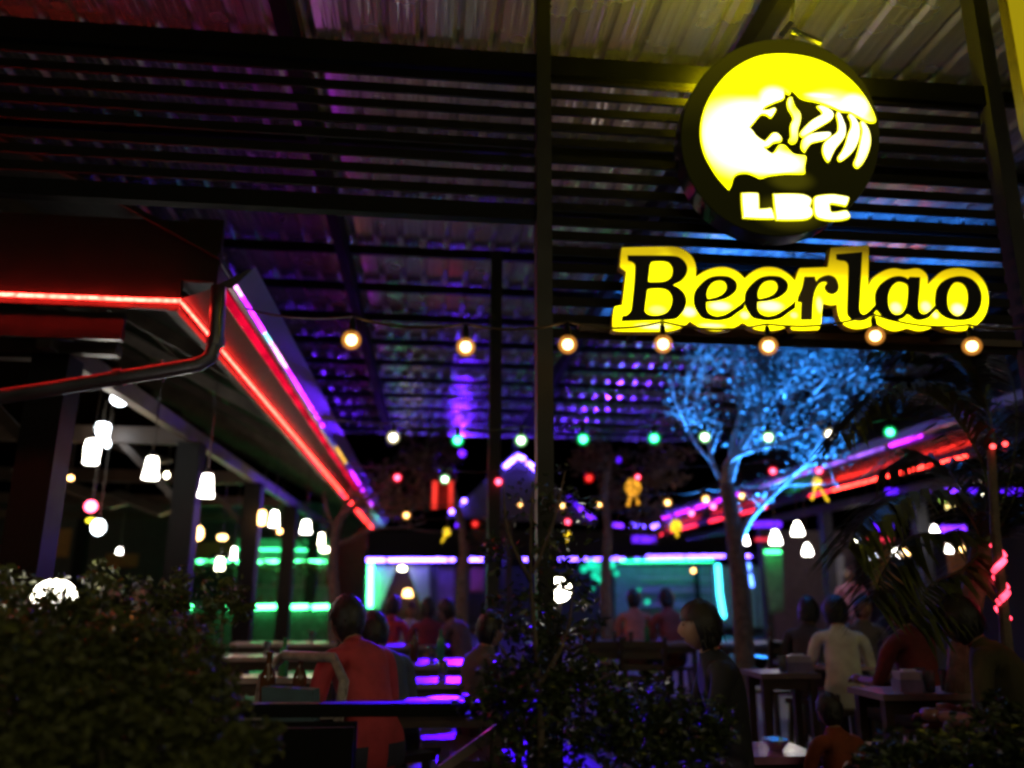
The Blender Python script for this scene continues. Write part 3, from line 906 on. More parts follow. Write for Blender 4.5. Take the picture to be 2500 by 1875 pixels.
for a in ((292, 975, 50, 36, 8.0, E_coolwhite, "squat bluish white pendant lamp, highest in the left hall", "ball"),
          (250, 1050, 44, 40, 8.6, E_coolwhite, "rounded bluish white pendant lamp just above the jar shaped one", "jar"),
          (262, 1082, 18, 26, 8.9, E_coolwhite, "small white glass bulb peeping out beside the jar shaped lamp", "ball"),
          (225, 1103, 45, 68, 7.4, E_white, "tall jar shaped white pendant lamp in the left hall", "jar"),
          (370, 1142, 48, 62, 7.6, E_white, "flared bell shaped white pendant lamp left of the dark post", "bell"),
          (505, 1185, 47, 64, 7.4, E_white, "bell shaped white pendant lamp right of the dark post", "bell"),
          (222, 1236, 34, 32, 9.0, E_redb, "round red lamp in the left hall", "ball"),
          (222, 1271, 26, 14, 9.4, emis("yellow_lamp_glow", (1, .8, .03), 2), "flat yellow lamp right under the round red lamp", "ball"),
          (240, 1287, 38, 42, 9.2, E_coolwhite, "bluish white globe lamp under the yellow lamp", "ball"),
          (82, 1306, 18, 20, 12, E_cream, "small white globe at the far left of the left hall", "ball"),
          (172, 1167, 18, 12, 11, E_amber, "tiny amber lamp under the pale ceiling board", "ball"),
          (407, 1160, 14, 16, 11, E_cream, "tiny white lamp beside the flared bell lamp", "ball"),
          (458, 1195, 14, 24, 11, E_amber, "small amber lamp on the dark post of the left hall", "ball"),
          (485, 1302, 26, 36, 14, E_warm, "warm oval lamp before the orange wall", "ball"),
          (543, 1312, 28, 14, 15, E_warm, "flat warm lamp before the orange wall", "ball"),
          (292, 1345, 16, 14, 14, E_white, "tiny white bell lamp over the amber panel", "bell"),
          (571, 1350, 16, 30, 13, E_white, "slim white bell lamp over the green garland", "bell"),
          (537, 1376, 26, 32, 12.5, E_cream, "white bell lamp hanging into the green garland", "bell"),
          (640, 1264, 22, 38, 12, E_amber, "warm tube lamp, left of three lamps behind the posts", "jar"),
          (670, 1266, 28, 42, 11.5, E_white, "pear shaped white lamp, middle of three lamps behind the posts", "bell"),
          (747, 1286, 32, 34, 12.5, E_white, "double bulged white lamp, right of three lamps behind the posts", "bell"),
          (683, 1297, 14, 12, 15, E_amber, "tiny amber lamp under the pear shaped lamp", "ball"),
          (785, 1316, 18, 30, 14, E_cream, "slim white lamp left of the bare tree", "bell"),
          (793, 1342, 30, 12, 15, E_cream, "flat oval lamp left of the bare tree", "ball")):
    pendant(*a)

# ------------------------------------------------------------------ green lit bar in the left hall
YBAR = 18.5
br_ = thing("bar_counter", "long bar counter with green neon edge behind the posts of the left hall", "bar counter", (P(650, 1480, YBAR).x, YBAR, FL))
zc = P(700, 1480, YBAR).z
x0, x1 = P(330, 1480, YBAR).x, P(812, 1480, YBAR).x
MB().box(((x0 + x1) / 2, YBAR + .35, (zc + FL) / 2 - .02), (x1 - x0, 0.6, zc - FL - .04)).build("front", mat("glazed_bar_front", (0.05, 0.09, 0.07), .25), br_)
MB().box(((x0 + x1) / 2, YBAR + .33, zc + .045), (x1 - x0 + .1, 0.75, 0.05)).build("counter_top", M_table, br_)
for (ua, ub) in ((445, 468), (556, 572), (622, 682), (704, 752), (763, 803)):
    MB().tube([P(ua, 1482, YBAR - .02), P(ub, 1480, YBAR - .02)], 0.045, 8).build("neon_edge", E_green, br_)
gg = thing("leaf_garland", "green lit leafy garland hanging over the bar in the left hall", "garland", (P(600, 1375, 17).x, 17, FL))
for (ua, ub) in ((445, 565), (575, 588), (620, 705), (722, 795)):
    a, b = P(ua, 1371, 17), P(ub, 1371, 17)
    MB().tube([a, b], 0.028, 6).build("light_tube", E_green, gg)
    m = MB()
    for k in range(int((ub - ua) / 1.2)):
        c = a.lerp(b, rnd.random()) + Vector((rnd.uniform(-.05, .05), rnd.uniform(-.15, -.02), -abs(rnd.gauss(0, .11))))
        d1 = Vector((rnd.uniform(-1, 1), rnd.uniform(-1, 1), rnd.uniform(-1, .3))).normalized() * .07
        d2 = Vector((rnd.uniform(-1, 1), rnd.uniform(-1, 1), rnd.uniform(-1, 1))).normalized() * .035
        m.add([c - d1, c + d2, c + d1, c - d2], [(0, 1, 2, 3)])
    o = m.build("leaves", M_leafhedge, gg)
    tag(o, kind="stuff")
# shelf wall with bottles behind
sh = thing("bottle_shelf", "tall shelf of bottles lit green behind the bar", "shelf", (P(720, 1440, 20.6).x, 20.6, FL))
xa, xb = P(560, 1440, 20.6).x, P(812, 1440, 20.6).x
MB().box(((xa + xb) / 2, 20.95, 1.6), (xb - xa, 0.05, 2.6)).build("back_panel", M_greenwall, sh)
for z in (1.25, 1.75, 2.2):
    MB().box(((xa + xb) / 2, 20.75, z), (xb - xa, 0.3, 0.03)).build("shelf_board", M_white, sh)
MB().tube([(xa, 20.6, 2.62), (xb, 20.6, 2.62)], 0.02, 6).build("light_tube", emis("shelf_green_tube", (.05, 1, .3), 5), sh)


def bottle(p, h, m, label, cat="bottle", group=None, name="bottle"):
    o = MB().lathe([(.0355 * h / .26, 0), (.036 * h / .26, h * .55), (.03 * h / .26, h * .64), (.014 * h / .26, h * .76), (.013 * h / .26, h * .97), (.015 * h / .26, h * .975), (.015 * h / .26, h)], (0, 0, 0), 10).build(name, m, None, True)
    o.location = p
    return tag(o, label, cat, group)


bm_ = [mat("green_bottle", (.05, .3, .1), .1), mat("clear_bottle", (.6, .7, .65), .1), mat("amber_bottle", (.3, .12, .02), .1)]
for z in (1.265, 1.765, 2.215):
    for k in range(9):
        bottle((xa + .2 + k * (xb - xa - .4) / 8 + rnd.uniform(-.04, .04), 20.72, z), rnd.uniform(.24, .32), rnd.choice(bm_), "small bottle standing on the green lit bottle shelf", group="bottles on the green lit shelf")

# ------------------------------------------------------------------ right wing
R0 = P(2327, 1117, 10.5)
XR, ZR = (R0.x + PZ(1900, 1232, R0.z).x) / 2, R0.z
rw = thing("open_hall", "open sided hall on the right, its red lit eave partly hidden by the palm", "building", (XR + 3, 15, FL))
G1, G2 = P(2285, 1050, 10.4), P(2290, 1030, 10.4)
xg2 = XR - .35
zg2 = PX(2160, 1092, xg2).z
MB().box((XR + .06, 14.6, ZR + .05), (0.05, 23, 0.16)).build("eave_board", M_roofdark, rw)
fm = MB()
fm.add([(XR + .03, 3.1, ZR + .12), (xg2 + .05, 3.1, zg2 - .06), (xg2 + .05, 26, zg2 - .06), (XR + .03, 26, ZR + .12)], [(0, 1, 2, 3)])
fm.build("soffit", mat("varnished_soffit", (.035, .03, .032), .25, 0, .15, 3, 0, 60, .6), rw)
MB().box((xg2 + .07, 14.6, zg2 + .03), (0.03, 23, 0.16)).build("fascia", M_fascia, rw)
for i in range(10):
    y0 = 3.1 + i * 2.3
    a, b = Vector((xg2 + .06, 0, zg2 + .13)), Vector((XR + 5, 0, zg2 + .13 + (5.3) * SL))
    MB().add([(a.x, y0, a.z), (a.x, y0 + 2.28, a.z), (b.x, y0 + 2.28, b.z), (b.x, y0, b.z), (a.x, y0, a.z + .04), (a.x, y0 + 2.28, a.z + .04), (b.x, y0 + 2.28, b.z + .04), (b.x, y0, b.z + .04)],
             [(0, 1, 2, 3), (7, 6, 5, 4), (0, 4, 5, 1), (1, 5, 6, 2), (2, 6, 7, 3), (3, 7, 4, 0)]).build("roof_panel", M_roofdark, rw)
    MB().bar((XR, y0 + .6, ZR + .15), (XR + 4.8, y0 + .6, ZR + .15 + 4.8 * SL), 0.06, 0.13).build("rafter", M_rafter, rw)
M_bluepost = mat("pale_painted_post", (.05, .05, .07), .5)
XRC = XR + .9
for Y in (6.5, 9.8, 13.0, 16.3, 19.6):
    MB().box((XRC, Y, (FL + ZR - .2) / 2), (0.2, 0.2, ZR - .2 - FL)).build("post", M_bluepost if Y > 12 else M_post, rw)
MB().box((XRC, 14.6, ZR - .11), (0.1, 22, 0.16)).build("wall_plate", M_wood, rw)
MB().box((XR + 5.5, 14.6, 1.7), (0.15, 22, 2.9)).build("side_wall", M_darkwall, rw)
for (u0, v0, u1, v1, Y) in ((2310, 1310, 2364, 1400, 15.5), (2120, 1330, 2225, 1440, 19.0)):
    a, b = P(u0, v0, Y), P(u1, v1, Y)
    MB().box(((a.x + b.x) / 2, Y + .05, (a.z + b.z) / 2), (b.x - a.x, 0.06, a.z - b.z)).build("wall_panel", M_orangewall if u0 > 2300 else mat("ochre_plaster", (.3, .16, .05), .8), rw)
MB().box((XR + 4.0, 23.6, 1.9), (2.8, 0.12, 3.2)).build("back_wall", M_purplewall, rw)
for (ya, yb_, m_, r, lab) in ((10.35, 11.15, E_redrope, .0095, "red rope light at the near right eave, short end piece by the palm"), (11.22, 14.2, E_redrope, .0095, "red rope light on the near right eave, longest piece"),
                              (14.35, 15.1, E_redropefar, .02, "short piece of red rope light on the right eave, beside the yellow ornament"),
                              (17.2, 18.7, E_redropefar, .02, "piece of red rope light on the far right eave, right of the blue lit tree"), (18.9, 19.7, E_redropefar, .02, "short red rope light behind the blue branches"),
                              (19.9, 20.9, E_redropefar, .022, "small red rope light piece just right of the tree trunk"), (22.0, 24.8, E_redropefar, .022, "far red rope light piece left of the blue lit tree trunk"), (25.0, 25.9, E_redropefar, .022, "farthest red rope light piece on the right eave")):
    rope("rope_light", lab, [(XR + .02, ya, ZR), (XR + .02, yb_, ZR)], m_, r, "red rope light pieces along the right eave")
g2 = thing("roof_gutter", "shiny violet lit gutter along the eave of the right hall", "gutter", (xg2, 10, zg2))
gm = MB()
prof = [(.055, .12), (.055, .0), (0, 0), (-.06, .02), (-.09, .13), (-.1, .135)]
n = len(prof)
for yy in (3.1, 26): gm.v += [(xg2 + p[0], yy, zg2 + p[1]) for p in prof]
gm.f += [(i, i + 1, n + i + 1, n + i) for i in range(n - 1)]
gm.build("channel", M_gutter, g2)
for yy in (6, 9.5, 12.5, 16, 20):
    MB().box((xg2 - .02, yy, zg2 - .008), (.14, .03, .012)).build("strap", M_gutter, g2)
for (ya, yb_, m_, lab) in ((10.7, 11.5, E_gutterglow, "violet glow strip at the near end of the right gutter"), (11.7, 16.5, emis("soft_violet_gutter_glow", (.35, .12, 1), 1.2, .7, 2.5), "soft violet glow strip along the right gutter beside the green bulb"),
                           (17.5, 24, E_gutterglow, "violet glow strip at the far end of the right gutter")):
    rope("glow_strip", lab, [(xg2 - .03, ya, zg2 - .014), (xg2 - .03, yb_, zg2 - .014)], m_, 0.016, cat="glow strip", group="coloured glow strips for light on the right gutter")  # glowing strips standing in for violet light on the gutter face

for a in ((1816, 1314, 30, 34, 13, E_white, "white bell lamp right next to the blue lit tree trunk", "cone"), (1893, 1311, 36, 40, 12.5, E_white, "large white bell lamp, second from the blue lit trunk", "cone"),
          (1947, 1290, 36, 38, 12, E_white, "large white bell lamp, highest of the four by the blue lit tree", "cone"), (1971, 1341, 30, 32, 13.5, E_white, "white bell lamp, lowest of the four by the blue lit tree", "cone"),
          (2094, 1319, 14, 18, 17, E_cream, "small cream lamp on a post in the right hall", "ball"), (2131, 1356, 20, 16, 16, E_coolwhite, "small bluish lamp in the right hall", "cone"),
          (2188, 1350, 24, 24, 14, E_white, "white cone lamp, left of a close pair in the right hall", "cone"), (2211, 1349, 20, 20, 14.5, E_warm, "warm round lamp, right of a close pair in the right hall", "ball"),
          (2281, 1293, 23, 24, 12.5, E_white, "single white cone lamp left of a violet bar", "cone"), (2317, 1338, 20, 24, 13, E_white, "white cone lamp before the orange wall on the right", "cone"), (2345, 1339, 18, 18, 14, E_warm, "warm round lamp before the orange wall on the right", "ball"),
          (2406, 1213, 15, 16, 12, E_cream, "small white lamp among the palm leaves", "ball"), (2301, 1220, 16, 16, 12, emis("lime_lamp_glow", (.55, .9, .12), 2.2), "small lime lamp among the palm leaves", "ball"),
          (2312, 1237, 13, 13, 12, emis("straw_lamp_glow", (1, .75, .25), 1.5), "tiny straw coloured lamp, left of a pair under the lime lamp", "ball"), (2325, 1231, 13, 13, 12, MATS["straw_lamp_glow"], "tiny straw coloured lamp, right of a pair under the lime lamp", "ball")):
    pendant(*a, ztop=ZR + .6)

# violet neon pieces in the right hall
for (ua, ub, v, Y, m_, lab) in ((2165, 2200, 1200, 13.5, E_purpledim, "violet neon piece, first from the left in the row over the right hall"), (2215, 2265, 1200, 13.5, emis("violet_mid", (.16, .02, 1), 2.2, .6, 2), "violet neon piece, second and brightest in the row over the right hall"),
                                (2306, 2338, 1200, 13.5, MATS["violet_mid"], "violet neon piece, third in the row over the right hall"), (2370, 2384, 1200, 13.5, E_purpledim, "violet neon dot, fourth in the row over the right hall"),
                                (2430, 2490, 1200, 13.5, E_purpledim, "violet neon piece at the right picture edge in the row over the right hall"), (2299, 2354, 1291, 14, MATS["violet_mid"], "violet neon bar above the orange wall on the right"),
                                (2125, 2175, 1287, 16, E_purpledim, "faint violet neon bar behind the dark palm crown"), (1838, 1905, 1280, 18, emis("violet_soft", (.12, .015, .9), 1.0, .4, 2), "violet neon bar right of the tree over the white lamps")):
    rope("neon_tube", lab, [P(ua, v, Y), P(ub, v, Y)], m_, 8 * mpp(Y), "violet neon pieces in the right hall", "neon tube")
rope("neon_tube", "dim red neon bar above the white lamps in the right hall", [P(2120, 1318, 17), P(2178, 1318, 17)], emis("red_soft", (1, .04, .08), .55, .3, 2), 6 * mpp(17), None, "neon tube")
rope("neon_tube", "dim red neon bar just right of the blue lit tree", [P(1845, 1317, 19), P(1905, 1317, 19)], MATS["red_soft"], 4 * mpp(19), None, "neon tube")
# red rope twined round a thin trunk at the right edge
tr = thing("trunk_lights", "red light rope wound round a thin trunk at the right edge", "rope light", (P(2440, 1500, 4.4).x, 4.4, FL))
pts = []
for k in range(60):
    f = k / 59
    c = P(2452 - 18 * f, 1512 - 190 * f, 4.4)
    pts.append(c + Vector((cos(f * 15) * .03, sin(f * 15) * .03, 0)))
for k in range(0, 60, 12):
    MB().tube(pts[k:k + 10], 0.017, 6).build("rope_piece", emis("red_wound_rope", (1, .04, .08), 3, .7, 8), tr)
tk = thing("thin_trunk", "thin dark palm trunk at the right edge, wound with red lights", "tree", (P(2455, 1700, 4.4).x, 4.4, FL))
MB().tube([Vector((P(2475, 1800, 4.4).x, 4.4, FL - .02)), P(2470, 1740, 4.4), P(2452, 1512, 4.4), P(2430, 1300, 4.4), P(2420, 1100, 4.45)], [.05, .045, .03, .027, .024], 8).build("trunk", M_bark, tk)
for (u, v, Y) in ((2424, 1090, 4.4), (2454, 1084, 4.5)):
    tag(MB().ball(P(u, v, Y), .016, 10, 6).build("fairy_bulb", emis("red_fairy", (1, .04, .04), 4), None, True), "tiny red bulb %s at the right edge above the thin trunk" % ("left of a pair" if u < 2440 else "right of a pair"), "bulb", "tiny red bulbs above the thin trunk")

# ------------------------------------------------------------------ far pavilion with violet neon
YP = 27.0
pv = thing("far_pavilion", "pavilion at the far end with violet neon eave, curtains and green lit interior", "building", (P(1300, 1450, YP).x, YP, FL))


def pbox(u0, v0, u1, v1, Y, d, name, m, parent):
    a, b = P(u0, v0, Y), P(u1, v1, Y)
    return MB().box(((a.x + b.x) / 2, Y + d / 2, (a.z + b.z) / 2), (abs(b.x - a.x), d, abs(a.z - b.z))).build(name, m, parent)


M_pvroof = mat("dark_shingle", (.04, .032, .04), .55, 0, .3, 3)
pbox(800, 1368, 1870, 1380, YP + .05, .2, "eave_beam", M_wood, pv)
for k in range(12):
    ua, ub = 805 + k * 88, 805 + (k + 1) * 88 - 1.5
    a, b = P(ua, 1364, YP - .1), P(ub, 1364, YP - .1)
    c, d = P(ub, 1300, YP + 3.5), P(ua, 1300, YP + 3.5)
    c, d = Vector((b.x, c.y, c.z)), Vector((a.x, d.y, d.z))
    off = Vector((0, 0, .05))
    MB().add([a, b, c, d, a + off, b + off, c + off, d + off], [(0, 1, 2, 3), (7, 6, 5, 4), (0, 4, 5, 1), (1, 5, 6, 2), (2, 6, 7, 3), (3, 7, 4, 0)]).build("roof_panel", M_pvroof, pv)
M_lilac = M_purplewall
pbox(800, 1380, 1500, 1545, YP + 3.2, .1, "back_wall", M_darkwall, pv)
pbox(1500, 1380, 1870, 1545, YP + 3.2, .1, "back_wall", M_greenwall, pv)
pbox(790, 1532, 1880, 1546, YP - .3, 4, "deck", M_wood, pv)
for u in (838, 897, 1060, 1190, 1490, 1745, 1850):
    pbox(u - 6, 1381, u + 6, 1532, YP + .15, .16, "post", M_bluepost, pv)
for (ua, ub) in ((887, 940), (947, 1092), (1098, 1110), (1122, 1136), (1146, 1180), (1194, 1206), (1276, 1288), (1366, 1376), (1388, 1412), (1425, 1437), (1447, 1483), (1491, 1525), (1552, 1560), (1577, 1670), (1676, 1768), (1798, 1831)):
    MB().tube([P(ua, 1367 - (ua - 890) * .008, YP), P(ub, 1367 - (ub - 890) * .008, YP)], 0.05 if ub - ua > 25 else .045, 8).build("neon_tube", E_purple, pv)
MB().tube([P(905, 1378, YP - .02), P(903, 1482, YP - .02)], 0.07, 8).build("neon_post_tube", E_green, pv)
MB().tube([P(1752, 1378, YP - .02), P(1757, 1450, YP - .02), P(1767, 1508, YP - .02)], 0.075, 8).build("neon_post_tube", E_cyan, pv)
E_blue = emis("blue_neon_core", (.08, .2, 1), 4)
MB().tube([P(1826, 1375, YP - .02), P(1828, 1392, YP - .02)], 0.07, 8).build("neon_post_tube", E_blue, pv)
MB().tube([P(1830, 1402, YP - .02), P(1836, 1432, YP - .02)], 0.07, 8).build("neon_post_tube", E_blue, pv)
# gable porch with neon rake
gv = [P(1090, 1262, 24.5), P(1262, 1100, 24.5), P(1460, 1280, 24.5)]
plate("gable", [[(p.x, p.z) for p in gv]], 24.6, .08, M_pvroof, pv)
for (a, b, m_) in (((1232, 1140), (1257, 1119), E_purple), ((1261, 1113), (1281, 1121), E_purple), ((1288, 1130), (1318, 1152), E_purple), ((1200, 1167), (1209, 1160), E_purple), ((1100, 1251), (1106, 1247), E_purple), ((1112, 1241), (1124, 1230), E_purple),
                   ((1130, 1225), (1136, 1221), E_purple), ((1387, 1214), (1395, 1219), E_purpledim), ((1403, 1229), (1412, 1236), E_purpledim), ((1415, 1240), (1422, 1246), MATS["violet_mid"]), ((1432, 1254), (1452, 1270), MATS["violet_mid"]),
                   ((1497, 1281), (1520, 1284), MATS["violet_mid"]), ((1540, 1283), (1572, 1283), E_purple), ((1592, 1285), (1606, 1284), E_purple), ((1510, 1118), (1510, 1130), E_purpledim)):
    MB().tube([P(*a, 24.4), P(*b, 24.4)], .046, 8).build("neon_tube", m_, pv)
MB().bar(P(1240, 1275, 24.5), P(1240, 1500, 24.5), .2, .2).build("post", M_wood, pv)
pbox(1545, 1308, 1600, 1324, 25, .1, "violet_lit_panel", MATS["violet_soft"], pv)
# green lit shop wall inside on the right
for v in (1410, 1440, 1475):
    pbox(1560, v, 1740, v + 4, YP + 2.6, .3, "shelf_board", M_white, pv)
pbox(1696, 1385, 1712, 1500, YP + 2.4, .1, "upright", M_black, pv)
MB().tube([P(1515, 1371, YP + 2.2), P(1740, 1369, YP + 2.2)], .04, 6).build("green_tube", emis("green_shop_tube", (.02, 1, .35), 3), pv)
for (u, v, rr_) in ((1425, 1389, 8), (1445, 1379, 13), (1463, 1386, 11), (1454, 1404, 10), (1466, 1416, 8), (1494, 1379, 10), (1447, 1437, 4), (1480, 1430, 5), (1560, 1440, 5), (1580, 1470, 6), (1505, 1400, 6)):
    MB().ball(P(u, v, YP + .1), rr_ * mpp(YP), 10, 6).build("green_glint", emis("teal_glint_glow", (.01, .7, .4), .9, .5, 3), pv, True)  # glowing balls added for green light blurred among lit leaves
MB().ball(P(1693, 1393, YP + 1.5), .06, 10, 6).build("lamp", E_amber, pv)


def curtain(name, label, q, Y, m, folds=8, group=None):
    """q: four pixel corners TL TR BL BR"""
    N, Mv = folds * 6, 8
    o = P(q[0][0], q[0][1], Y)
    vs = []
    for j in range(Mv + 1):
        t = j / Mv
        for i in range(N + 1):
            s = i / N
            u = (q[0][0] * (1 - s) + q[1][0] * s) * (1 - t) + (q[2][0] * (1 - s) + q[3][0] * s) * t
            v = (q[0][1] * (1 - s) + q[1][1] * s) * (1 - t) + (q[2][1] * (1 - s) + q[3][1] * s) * t
            # cloth sags inward between top and tie
            p = P(u, v, Y) + Vector((0, .07 * sin(s * folds * 2 * pi) * (1 - .4 * t), 0))
            vs.append(p - o)
    fs = [(j * (N + 1) + i, j * (N + 1) + i + 1, (j + 1) * (N + 1) + i + 1, (j + 1) * (N + 1) + i) for j in range(Mv) for i in range(N)]
    ob = MB().add(vs, fs).build(name, m, None, True)
    md = ob.modifiers.new("thick", 'SOLIDIFY')
    md.thickness = .012
    ob.location = o
    return tag(ob, label, "curtain", group)


curtain("curtain", "sheer green lit curtain swept left at the far pavilion doorway", ((910, 1380), (968, 1380), (908, 1492), (925, 1492)), YP + .35, M_curtain, 6)
curtain("curtain", "sheer green lit curtain swept right at the far pavilion doorway", ((994, 1380), (1046, 1380), (1030, 1480), (1050, 1480)), YP + .35, M_curtain, 6)
curtain("curtain", "lilac curtain hanging straight, right of the far pavilion doorway", ((1052, 1382), (1108, 1382), (1062, 1500), (1106, 1500)), YP + .4, mat("lilac_cloth", (.45, .35, .5), .8), 6)
curtain("curtain", "pink red cloth hanging between posts of the far pavilion", ((1148, 1384), (1181, 1384), (1148, 1446), (1180, 1446)), YP + .3, M_pinkcurtain, 3)
curtain("curtain", "green lit strip curtain right of the blue lit tree trunk", ((1862, 1352), (1908, 1352), (1880, 1500), (1912, 1492)), 18.2, mat("mint_strip", (.3, .6, .38), .7), 7)
curtain("curtain", "white strip curtain in the middle of the right hall", ((2010, 1356), (2056, 1356), (2014, 1452), (2056, 1450)), 16.8, mat("white_strip", (.6, .58, .58), .7), 7)
gl = rope("neon_tube", "green LED tube lighting the strip curtain right of the tree", [P(1868, 1347, 17.9), P(1905, 1347, 17.9)], emis("green_curtain_tube", (.05, 1, .25), 5), .03, None, "LED tube")
lp = thing("table_lamp", "amber table lamp glowing inside the far pavilion doorway", "lamp", P(995, 1485, YP + 2.4))
MB().lathe([(.16, 0), (.1, .22)], P(995, 1456, YP + 2.4), 12).build("shade", E_amber, lp, True)
MB().lathe([(.09, 0), (.03, .05), (.02, .3), (.04, .5)], P(995, 1490, YP + 2.4), 10).build("base", M_wood, lp)
for (u, v, lab) in ((982, 1388, "small white spotlight under the far violet neon"), (862, 1370, "cream ball lamp at the left end of the far violet neon")):
    tag(MB().ball(P(u, v, YP - .2), .08, 10, 6, (1.5, 1, .8)).build("spot_lamp", E_cream, None, True), lab, "lamp")

bn = thing("red_banner", "tall red edged banner hanging before the far gable", "banner", P(1081, 1175, 14))
for (ua, ub) in ((1056, 1066), (1096, 1105)):
    a, b = P(ua, 1174, 14), P(ub, 1242, 14)
    MB().box(((a.x + b.x) / 2, 14, (a.z + b.z) / 2), (b.x - a.x, .03, a.z - b.z)).build("red_edge", emis("red_banner_tube", (1, .045, .03), .5, .3, 3), bn)
a, b = P(1067, 1176, 14), P(1095, 1240, 14)
MB().box(((a.x + b.x) / 2, 14.02, (a.z + b.z) / 2), (b.x - a.x, .02, a.z - b.z)).build("cloth", M_redcloth, bn)

E_paperglow = emis("yellow_paper_glow", (1, .62, .02), .85, .5, 14)  # lamp light falling on the hanging paper is put in as emission
E_gold = emis("gold_paper_glow", (1, .42, .03), .5, .6, 14)


def decoration(u, v, r, Y, label, tails=(), m=None, top=60):
    p = P(u, v, Y)
    k = mpp(Y)
    t = thing("paper_decoration", label, "decoration", p, "yellow paper hanging decorations")
    pr = [(r * k * f, r * k * z) for f, z in ((.2, -1), (.75, -.7), (1, -.1), (.85, .5), (.4, .95), (.15, 1.1))]
    MB().lathe(pr, (0, 0, 0), 8).build("body", m or E_paperglow, t, world=False)
    for (du, dv) in tails:
        d = (P(u + du, v + dv, Y) - p)
        MB().bar((d.x * .3, 0, d.z * .3), d, .35 * r * k, .01, Vector((0, 1, 0))).build("tail", m or E_paperglow, t, world=False)
    MB().tube([(0, 0, r * k), (0, 0, top * k)], .006, 5).build("cord", M_wire, t, world=False)


decoration(1994, 1178, 13, 9.5, "yellow paper lantern with two long tails beside the right eave", ((-12, 42), (28, 46)))
decoration(1091, 1299, 9, 12, "small yellow paper lantern with tail above the far violet neon", ((-13, 26), (-8, -8)))
decoration(1545, 1190, 22, 10, "large golden lantern behind leaves in the middle", ((-12, 46), (14, 42)), E_gold)
decoration(1650, 1285, 16, 11, "pale yellow round lantern left of the blue lit tree", ((4, 26),))
decoration(1386, 1305, 7, 12, "tiny yellow lantern over the middle shrub", ((-3, 20),))

# ------------------------------------------------------------------ floodlamps: the tree's blue one, and two violet ones added for their wash
def floodlamp(name, label, p, target, col, power, angle, blend=.6):
    d = (Vector(target) - Vector(p)).normalized()
    t = thing(name, label, "floodlight", p)
    qd = d.to_track_quat('Z', 'Y').to_matrix()
    MB().lathe([(.05, -.14), (.07, -.1), (.085, -.02), (.09, -.015)], (0, 0, 0), 14, qd).build("housing", M_black, t, world=False)
    MB().lathe([(.078, -.018), (.078, -.01)], (0, 0, 0), 14, qd).build("lens", emis(name + "_" + label.split()[0] + "_lens", col, 3), t, world=False)
    MB().box(Vector((0, 0, -.16)), (.05, .05, .16)).build("stand", M_black, t, world=False)
    ld = bpy.data.lights.new("flood", 'SPOT')
    ld.energy = power
    ld.color = col
    ld.spot_size = radians(angle)
    ld.spot_blend = blend
    ld.shadow_soft_size = .06
    lo = bpy.data.objects.new("flood", ld)
    COL.objects.link(lo)
    lo.parent = t
    lo.location = d * .01
    lo.rotation_euler = d.to_track_quat('-Z', 'Y').to_euler()
    return t


YT = 9.0
floodlamp("floodlight", "blue floodlight on the ground beside the blue lit tree", P(1856, 1600, 9.2), P(1872, 930, 9.1), (.03, .25, 1), 4000, 62)
floodlamp("floodlight", "violet floodlight added on the far pavilion roof to wash the courtyard roof", P(1120, 1282, 23.6), (1.0, 15.5, RZ), (.12, .012, 1), 600, 60)
floodlamp("floodlight", "violet spotlight added under the far end of the courtyard roof to light the middle tables", (.7, 18.7, RZ - .5), (.1, 7.3, 1.0), (.045, .001, 1), 7000, 15, .4)

# ------------------------------------------------------------------ trees, shrubs
def leafquads(m, c, size, r):
    d1 = Vector((r.gauss(0, 1), r.gauss(0, 1), r.gauss(0, .7)))
    d1.normalize()
    d2 = Vector((r.gauss(0, 1), r.gauss(0, 1), r.gauss(0, 1))).cross(d1)
    if d2.length < 1e-3: return
    d2.normalize()
    s = size * r.uniform(.6, 1.25)
    up = d1.cross(d2) * s * .12
    b = len(m.v)
    m.v += [tuple(c - d1 * s * .5), tuple(c + d2 * s * .26 + up), tuple(c + d1 * s * .5), tuple(c - d2 * s * .26 + up)]
    m.f += [(b, b + 1, b + 2), (b, b + 2, b + 3)]


def blobs(name, m_, parent, bl, size, seed, shell=.55):
    """bl: (u, v, radius px, Y, leaves) uneven leaf clumps"""
    r = random.Random(seed)
    mb = MB()
    for (u, v, rp, Y, n) in bl:
        c = P(u, v, Y)
        R_ = rp * mpp(Y)
        sub = [(Vector((r.gauss(0, 1), r.gauss(0, 1), r.gauss(0, 1))).normalized() * R_ * r.uniform(.35, .95), R_ * r.uniform(.22, .42)) for _ in range(14)]
        for k in range(n):
            if r.random() < .7:
                o, q_ = r.choice(sub)
                d = Vector((r.gauss(0, 1), r.gauss(0, 1), r.gauss(0, 1))).normalized() * q_ * r.random() ** .5
                p = c + o + d
            else:
                d = Vector((r.gauss(0, 1), r.gauss(0, 1), r.gauss(0, 1))).normalized()
                p = c + d * R_ * r.uniform(shell, 1.05)
            if p.z < .03: continue
            leafquads(mb, p, size, r)
    o = mb.build(name, m_, parent)
    tag(o, kind="stuff")
    return o


def limb(m, pts, r0, r1):
    n = len(pts)
    # smooth the path
    q_ = []
    for i in range(n - 1):
        p0 = pts[max(0, i - 1)]
        p1, p2 = pts[i], pts[i + 1]
        p3 = pts[min(n - 1, i + 2)]
        for k in range(4):
            t = k / 4
            q_.append(0.5 * ((2 * p1) + (p2 - p0) * t + (2 * p0 - 5 * p1 + 4 * p2 - p3) * t * t + (3 * p1 - p0 - 3 * p2 + p3) * t ** 3))
    q_.append(pts[-1])
    N = len(q_)
    m.tube(q_, [r0 + (r1 - r0) * i / (N - 1) for i in range(N)], 7)
    return q_


def PP(lst, Y, dy=.0, r=None):
    return [P(u, v, Y + (i * dy)) for i, (u, v) in enumerate(lst)]


